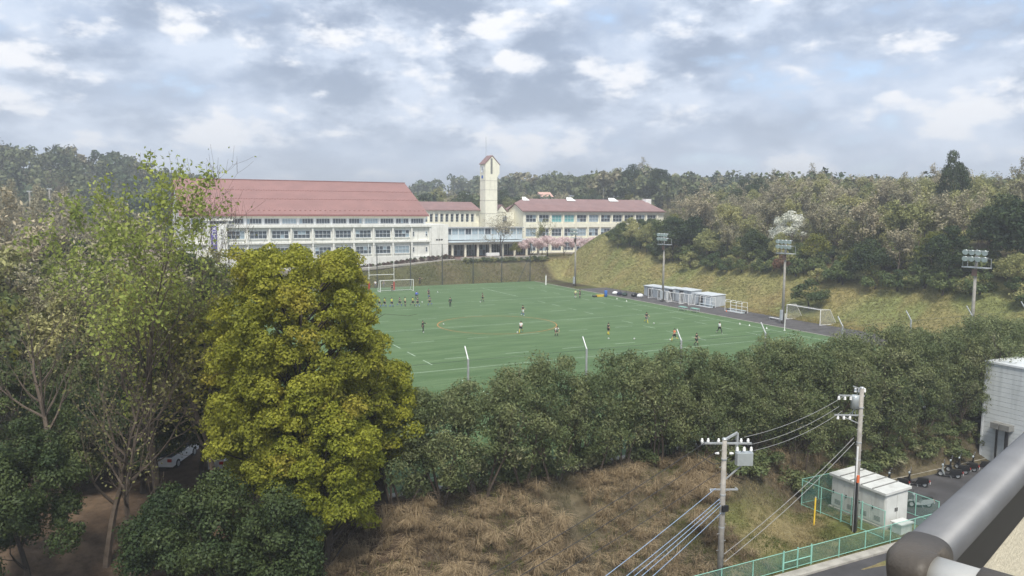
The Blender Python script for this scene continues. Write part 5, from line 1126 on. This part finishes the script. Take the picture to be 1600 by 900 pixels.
# --- hedge row of small evergreen trees between pitch and bank
def proto_hedge(seed, h=7.0, w=4.6):
    rng = np.random.default_rng(seed); segs, tips = [], []
    for k in range(5):
        a = rng.uniform(0, 6.28); grow(rng, (.22*math.cos(a), .22*math.sin(a), -.5), (.32*math.cos(a), .32*math.sin(a), 1), h*.78*rng.uniform(.8, 1.05), .09, 0, 2, segs, tips, kids=(6, 3), ang=(.6, .6), ratio=(.38, .5), start=.3, up=.12, wob=.09, ns=(8, 4, 3))
    cs, rs = [], []
    for k in range(62):
        f = rng.uniform(0, 1)**.8; z = h*(.20 + .72*f); r_ = w/2*(.55 + .45*math.sin(math.pi*min(1, .25 + f*.75)))*rng.uniform(.2, 1)**.5; a = rng.uniform(0, 6.28); cs.append((r_*math.cos(a), r_*math.sin(a), z)); rs.append(rng.uniform(.45, .85))
    lv = lobe_leaves(rng, cs, rs, [170]*62, .092, -.8, .85, .2, .36, .9)
    P = np.array([t[0] for t in tips]); P = P[rng.integers(0, len(P), 1500)] + rng.normal(0, .2, (1500, 3)); lv = np.concatenate([lv, leaf_quads(rng, P, np.tile([0, 0, 1.], (1500, 1)), .10, .38, 1.)])
    return mk_mesh('trunk', segs_quads(segs, 5), 'bark'), mk_mesh('crown', lv, 'hedge')
PH = [proto_hedge(80 + i, 6.6 + .3*i) for i in range(5)]
hp = []
x = -36.6; k = 0
while x < 46:
    dens = 0 if x < -18 else 1
    hp.append((x + rg.uniform(-.3, .3), -63.2 + rg.uniform(-.35, .35), rg.uniform(1.04, 1.2)*float(.99 + .06*ss(-28, -14, x))))
    if dens and k % 2 == 0: hp.append((x + 1.2, -64.2 + rg.uniform(-.3, .3), rg.uniform(.8, 1.05) if dens else rg.uniform(.55, .8)))
    x += 2.7 if dens == 0 else 2.4; k += 1
for k, (u, v, s) in enumerate(hp):
    if k == 0: l = 'slim hedge tree at the left end of the row, beside the yellow green tree'
    elif k == 1: l = 'second small hedge tree from the left end of the row'
    elif k == 2: l = 'third small hedge tree from the left end of the row'
    else: l = 'small multi stemmed evergreen in the hedge row along the pitch'
    tree_thing('hedge_tree', l, (u, v, tz(u, v) - .05), *PH[k % 5], 'hedge row along the near end of the pitch', rg.uniform(0, 6.28), (s*rg.uniform(.9, 1.15), s*rg.uniform(.9, 1.15), s))
for k in range(12):
    u = -35 + k*1.8 + rg.uniform(-.6, .6); v = -62.5 + rg.uniform(-.5, .4); s = rg.uniform(.5, .9)
    tree_thing('bush', 'low bush between the stems at the left end of the hedge', (u, v, tz(u, v) - .05), *PBR[1 + k % 2], 'bushes between the hedge stems', rg.uniform(0, 6.28), (s, s*.8, s), 'bush', 'hedge')
for k in range(40):           # undergrowth at the foot of the right half of the hedge
    u = -14 + k*1.45 + rg.uniform(-.5, .5); v = -64.6 + rg.uniform(-.6, .4); s = rg.uniform(.5, .85)
    tree_thing('bush', 'low bush at the foot of the hedge row', (u, v, tz(u, v) - .05), *PBR[1 + k % 2], 'bushes at the foot of the hedge', rg.uniform(0, 6.28), (s, s, s*.8), 'bush', 'hedge')
# azaleas on the far slope
for k in range(16):
    u = -2 + k*1.6 + rg.uniform(-.4, .4); v = 72.3 + rg.uniform(-1, 1.2); s = rg.uniform(.4, .62); tree_thing('azalea_bush', 'small brown azalea bush on the slope before the white hall', (u, v, tz(u, v) - .05), *PBR[0], 'azalea bushes before the hall', rg.uniform(0, 6), (s, s, s*.8), 'bush', 'shrubtwig')
for k in range(22):
    u = -3 + k*1.2 + rg.uniform(-.3, .3); s = .3; tree_thing('box_bush', 'tiny clipped green bush along the foot of the white hall', (u, 76.2, tz(u, 76.2) - .05), *PBR[1], 'clipped bushes along the hall', rg.uniform(0, 6), (s, s, s), 'bush')
for k in range(20):
    u = 23.4 + k*1.18 + rg.uniform(-.3, .3); s = rg.uniform(.34, .46); tree_thing('hedge_bush', 'dull green bush along the plaza wall above the bank', (u, 66.9, tz(u, 66.9) - .05), *PBR[k % 3], 'bushes along the plaza wall', rg.uniform(0, 6), (s*1.3, s, s), 'bush')

# --- big camphor tree and neighbours in the left foreground
def camphor(seed, h, w, boughs, low=.12, mat='camphor', leaf=.082, per=170, lean=(0, 0)):
    rng = np.random.default_rng(seed); segs, tips = [], []
    grow(rng, (0, 0, -.6), (0, 0, 1), h*.8, .42, 0, 2, segs, tips, kids=(14, 4), ang=(.8, .7), ratio=(.42, .5), start=.18, up=.08, wob=.08, ns=(10, 5, 4))
    cs, rs = [], []; bc = []; tries = 0
    while len(bc) < boughs and tries < 6000:
        tries += 1; f = rng.uniform(0, 1); z = h*(low + (.94 - low)*f); wid = w/2*(1.0 - .45*f**4)*(.74 + .26*min(1, f*4)); a = rng.uniform(0, 6.28); rr_ = wid*rng.uniform(.35, 1)**.4
        c = np.array([rr_*math.cos(a) + lean[0]*f, rr_*math.sin(a) + lean[1]*f, z])
        if all(np.linalg.norm((c - q)*[1, 1, .95]) > 1.16 for q in bc): bc.append(c)
    for c in bc:
        R0 = rng.uniform(.95, 1.5); out = nrm(np.array([c[0], c[1], 0]) + 1e-6)
        segs.append((np.array([c[0]*.25, c[1]*.25, max(.5, c[2] - 1.8)]), c, .07, .03))
        for j in range(9):
            d = nrm(sphere_dirs(rng, 1, -.25)[0] + out*.45); cs.append(c + d*R0*rng.uniform(.45, .95)*[.9, .9, 1.15]); rs.append(rng.uniform(.34, .62))
    return mk_mesh('trunk', segs_quads(segs, 7), 'darkbark'), mk_mesh('crown', lobe_leaves(rng, cs, rs, [int(per*(r/.5)**2) for r in rs], leaf, -.2, 1.0, .72, .6, .5), mat)
def fore(px, Y, z=None): p = atd(px, 600, Y); return (p[0], p[1], tz(p[0], p[1]) - .1)
def height_at(py, px, Y, base): return atd(px, py, Y)[2] - base
b = fore(468, 42.0); hgt = height_at(392, 480, 42, b[2])
t_, c_ = camphor(101, hgt, 8.6, 132, .16); tree_thing('camphor_tree', 'big billowing yellow green camphor tree in the left foreground', b, t_, c_, None, 1.0)
b = fore(594, 45.5); hgt = height_at(580, 612, 45.5, b[2])
t_, c_ = camphor(102, hgt, 3.6, 20, .40, 'camphor2', .08, 230); tree_thing('camphor_tree', 'smaller yellow green camphor tree right of the big one', b, t_, c_, None, 0.)
b = fore(500, 39.5); hgt = height_at(625, 500, 38.5, b[2])
t_, c_ = camphor(103, hgt, 4.8, 32, .24, 'camphor2', .08, 230); tree_thing('camphor_tree', 'low bright yellow green camphor growth in front of the big one', b, t_, c_, None, 2.0)
# dark broadleaf understorey
for i, (px, Y, py, w, mat, l) in enumerate(((325, 37, 735, 5.0, 'evergreen', 'dark green broadleaf bush tree below the big camphor'), (250, 38.5, 760, 3.8, 'evergreen', 'dark evergreen bush left of the camphor foot'), (25, 37, 660, 6.0, 'evergreen', 'dark evergreen filling the bottom left corner'), (215, 47, 545, 6.0, 'evergreen', 'dark evergreen behind the bare trunks'), (300, 48, 470, 6.5, 'evergreen', 'dark evergreen between bare trees and camphor'), (120, 52, 540, 7.0, 'evergreen2', 'mid green evergreen behind the leftmost trunks'), (-30, 46, 520, 8, 'evergreen2', 'mid green evergreen cut by the left picture edge'), (335, 53, 400, 6.5, 'evergreen2', 'light topped evergreen just left of the camphor crown'), (425, 36.5, 745, 4.0, 'evergreen', 'low dark bush under the front of the camphor'), (165, 50, 600, 5.5, 'evergreen', 'dark evergreen filling the gap between the pale trunks'), (90, 47, 640, 5.0, 'evergreen2', 'mid green bush left of the pale forked trunk'))):
    b = fore(px, Y); h = height_at(py, px, Y, b[2]); t_, c_ = proto_lobed(200 + i, h, w, mat, int(34 + 5*w), 480, .085, .04, (.35, 1.15), 'darkbark', .45, .9)
    tree_thing('evergreen_tree', l, b, t_, c_, None, i*1.3)
# tall thin trees with new leaves
def open_tree(seed, h, leafn, size, mat, bark, spread=.55, kids=(16, 7, 4), r=.26, start=.25, lean=(0, 0), jit=.22, trunkw=.07):
    rng = np.random.default_rng(seed); segs, tips = [], []
    grow(rng, (0, 0, -.6), (lean[0], lean[1], 1), h*.93, r, 0, 3, segs, tips, kids=kids, ang=(spread, .65, .7), ratio=(.40, .5, .5), start=start, up=.12, wob=trunkw, ns=(14, 7, 4, 3), taper=.93)
    P = np.array([t[0] for t in tips]); D = np.array([t[1] for t in tips]); fz = h/np.percentile(P[:, 2], 99.7); P = P*fz
    tr = mk_mesh('trunk', segs_quads(segs, 5)*fz, bark)
    keep = rng.integers(0, len(P), leafn); P = P[keep] + rng.normal(0, jit, (leafn, 3)); D = D[keep]
    return tr, mk_mesh('crown', leaf_quads(rng, P, D, size, .6, 1.1), mat)
for i, (px, Y, py, nl, sz, mat, bark, sp, lean, l) in enumerate((
        (240, 43, 248, 5200, .115, 'lime', 'bark', .55, (.02, .0), 'tall open tree with fresh lime leaves at left'),
        (150, 40, 380, 1100, .075, 'oldolive', 'bark', .85, (-.02, 0), 'nearly bare grey tree with forked trunk at far left'),
        (192, 39.5, 520, 900, .08, 'oldolive', 'bark', .9, (-.10, .0), 'leaning bare trunk crossing the forked grey tree'),
        (318, 50, 250, 350, .09, 'lime', 'bark', .40, (.02, 0), 'slender bare tree in front of the red roof end'),
        (376, 47, 300, 90, .07, 'oldolive', 'bark', .5, (0, 0), 'thin bare tree in front of the hall windows'),
        (205, 52, 300, 3600, .14, 'lime', 'bark', .7, (-.04, 0), 'lime leaved tree left of the tall open one'),
        (95, 44, 400, 1200, .075, 'oldolive', 'bark', .8, (0, 0), 'grey budding tree near the left picture edge'),
        (330, 44, 430, 5200, .13, 'yellowg', 'bark', .75, (0, 0), 'bushy new leafed tree between lime tree and camphor'))):
    b = fore(px, Y); h = height_at(py, px, Y, b[2]); t_, c_ = open_tree(300 + i, h, nl, sz, mat, bark, sp, lean=lean, kids=(9, 4, 3) if nl < 100 else (16, 7, 4), start=.55 if nl in (350, 90) else .25, r=.32 if px == 240 else (.26 if Y < 45 else .2))
    tree_thing('open_tree', l, b, t_, c_, None, i*2.1)

# ------------------------------------------------------------------ grasses
def blades(rng, X, Y, Z, n, L, w, spread, droop, lean=(0, 0)):
    m = len(X)*n; bx = np.repeat(np.stack([X, Y, Z], 1), n, 0) + np.concatenate([rng.normal(0, .10*spread + .02, (m, 2)), np.zeros((m, 1))], 1)
    a = rng.uniform(0, 2*np.pi, m); d = np.stack([np.cos(a), np.sin(a), np.zeros(m)], 1)*spread + np.array([*lean, 0]); l = (L*rng.uniform(.55, 1.25, m)*np.repeat(rng.uniform(.45, 1.2, len(X)), n))[:, None]; side = nrm(np.cross(d + [0, 0, .01], [0, 0, 1.]))*w/2
    p0 = bx; p1 = bx + (d*.35 + [0, 0, .62])*l; p2 = bx + (d*.95 + [0, 0, .92 - droop])*l
    q = np.stack([p0 - side, p0 + side, p1 + side*.8, p1 - side*.8], 1); q2 = np.stack([p1 - side*.8, p1 + side*.8, p2 + side*.12, p2 - side*.12], 1)
    return np.concatenate([q, q2]).reshape(-1, 3)
rng = np.random.default_rng(21)
def scatter(n, x0, x1, y0, y1, keep): 
    x = rng.uniform(x0, x1, n); y = rng.uniform(y0, y1, n); k = keep(x, y); return x[k], y[k], terr(x[k], y[k]) - .04
X, Y, Z = scatter(1900, -44, 16, -73.3, -63.6, lambda x, y: (vnoise(x, y, 2.4, 8) > .36) & ((x < -16) | (y > -68.0 + .30*(x + 16)*(x < -4) + 3.3*(x >= -4))))
o = link('dry_grass', mk_mesh('dry_grass', blades(rng, X, Y, Z, 44, 1.15, .022, .68, .3, (-.15, -.3)), 'straw')); tag(o, 'tufts of dry straw coloured grass covering the near bank', 'grass', kind='stuff')
X, Y, Z = scatter(14000, -44, 16, -73.6, -62.9, lambda x, y: (vnoise(x, y, 1.7, 15) > .3) & ((x < -17) | (y > -67.6)) & ((x < -2.1) | (y > -65.4)))
XP, YP, ZP = scatter(420, -40, -3, -72.5, -64.2, lambda x, y: (vnoise(x, y, 4.2, 19) > .52) & ((x < -17) | (y > -67.5)))
o = link('pampas_tuft', mk_mesh('pampas_tuft', blades(rng, XP, YP, ZP, 95, 1.75, .022, .62, .34, (-.12, -.22)), 'straw')); tag(o, 'tall arching straw clumps on the near bank', 'grass', kind='stuff')
o = link('matted_grass', mk_mesh('matted_grass', blades(rng, X, Y, Z, 6, .42, .022, 1.1, .75, (-.1, -.2)), 'deadgrass')); tag(o, 'short matted dead grass between the tufts on the near bank', 'grass', kind='stuff')
X, Y, Z = scatter(9000, -44, 16, -73.6, -62.6, lambda x, y: (vnoise(x, y, 3.1, 16) > .5) & ((x < -2.1) | (y > -65.4)))
o = link('green_weeds', mk_mesh('green_weeds', blades(rng, X, Y, Z, 7, .32, .03, .8, .35), 'lawn')); tag(o, 'green weeds growing through the dead grass on the near bank', 'weeds', kind='stuff')
X, Y, Z = scatter(26000, -24, -1.95, -74.0, -65.8, lambda x, y: (vnoise(x, y, 1.6, 11) > .25))
X2, Y2, Z2_ = scatter(9000, -2, 16, -65.5, -63.2, lambda x, y: x > -50)
o = link('lawn_grass', mk_mesh('lawn_grass', blades(rng, np.r_[X, X2], np.r_[Y, Y2], np.r_[Z, Z2_], 3, .17, .022, .6, .2), 'lawn')); tag(o, 'short green and straw grass below the near bank', 'grass', kind='stuff')
X, Y, Z = scatter(44000, 46.4, 61, -62, 84, lambda x, y: x > 0)
o = link('bank_grass', mk_mesh('bank_grass', blades(rng, X, Y, Z, 5, .24, .04, .9, .35, (-.3, -.1)), 'bankgrass')); tag(o, 'rough yellow green grass on the right bank', 'grass', kind='stuff')
X, Y, Z = scatter(9000, -30, 45, 60.3, 68, lambda x, y: vnoise(x, y, 2.2, 13) > .25)
o = link('far_bank_grass', mk_mesh('far_bank_grass', blades(rng, X, Y, Z, 4, .4, .06, .7, .3), 'bankgrass')); tag(o, 'dull grass on the bank behind the far net', 'grass', kind='stuff')

# ------------------------------------------------------------------ haze
HAZE = .00085
hz = MB().box(-2700, 2700, -1600, 3500, -6.0, 78).build('haze', 'white'); hz.data.materials.clear()
hm = bpy.data.materials.new('haze'); hm.use_nodes = True; nt = hm.node_tree; nt.nodes.clear()
vo = nt.nodes.new('ShaderNodeVolumePrincipled'); ou = nt.nodes.new('ShaderNodeOutputMaterial'); nt.links.new(vo.outputs[0], ou.inputs['Volume'])
vo.inputs['Color'].default_value = (.93, .96, 1, 1); vo.inputs['Density'].default_value = HAZE; vo.inputs['Anisotropy'].default_value = .25
hz.data.materials.append(hm); tag(hz, 'thin pale haze in the air', 'haze', kind='stuff')
for o in bpy.data.objects:
    if '_o' in o: del o['_o']
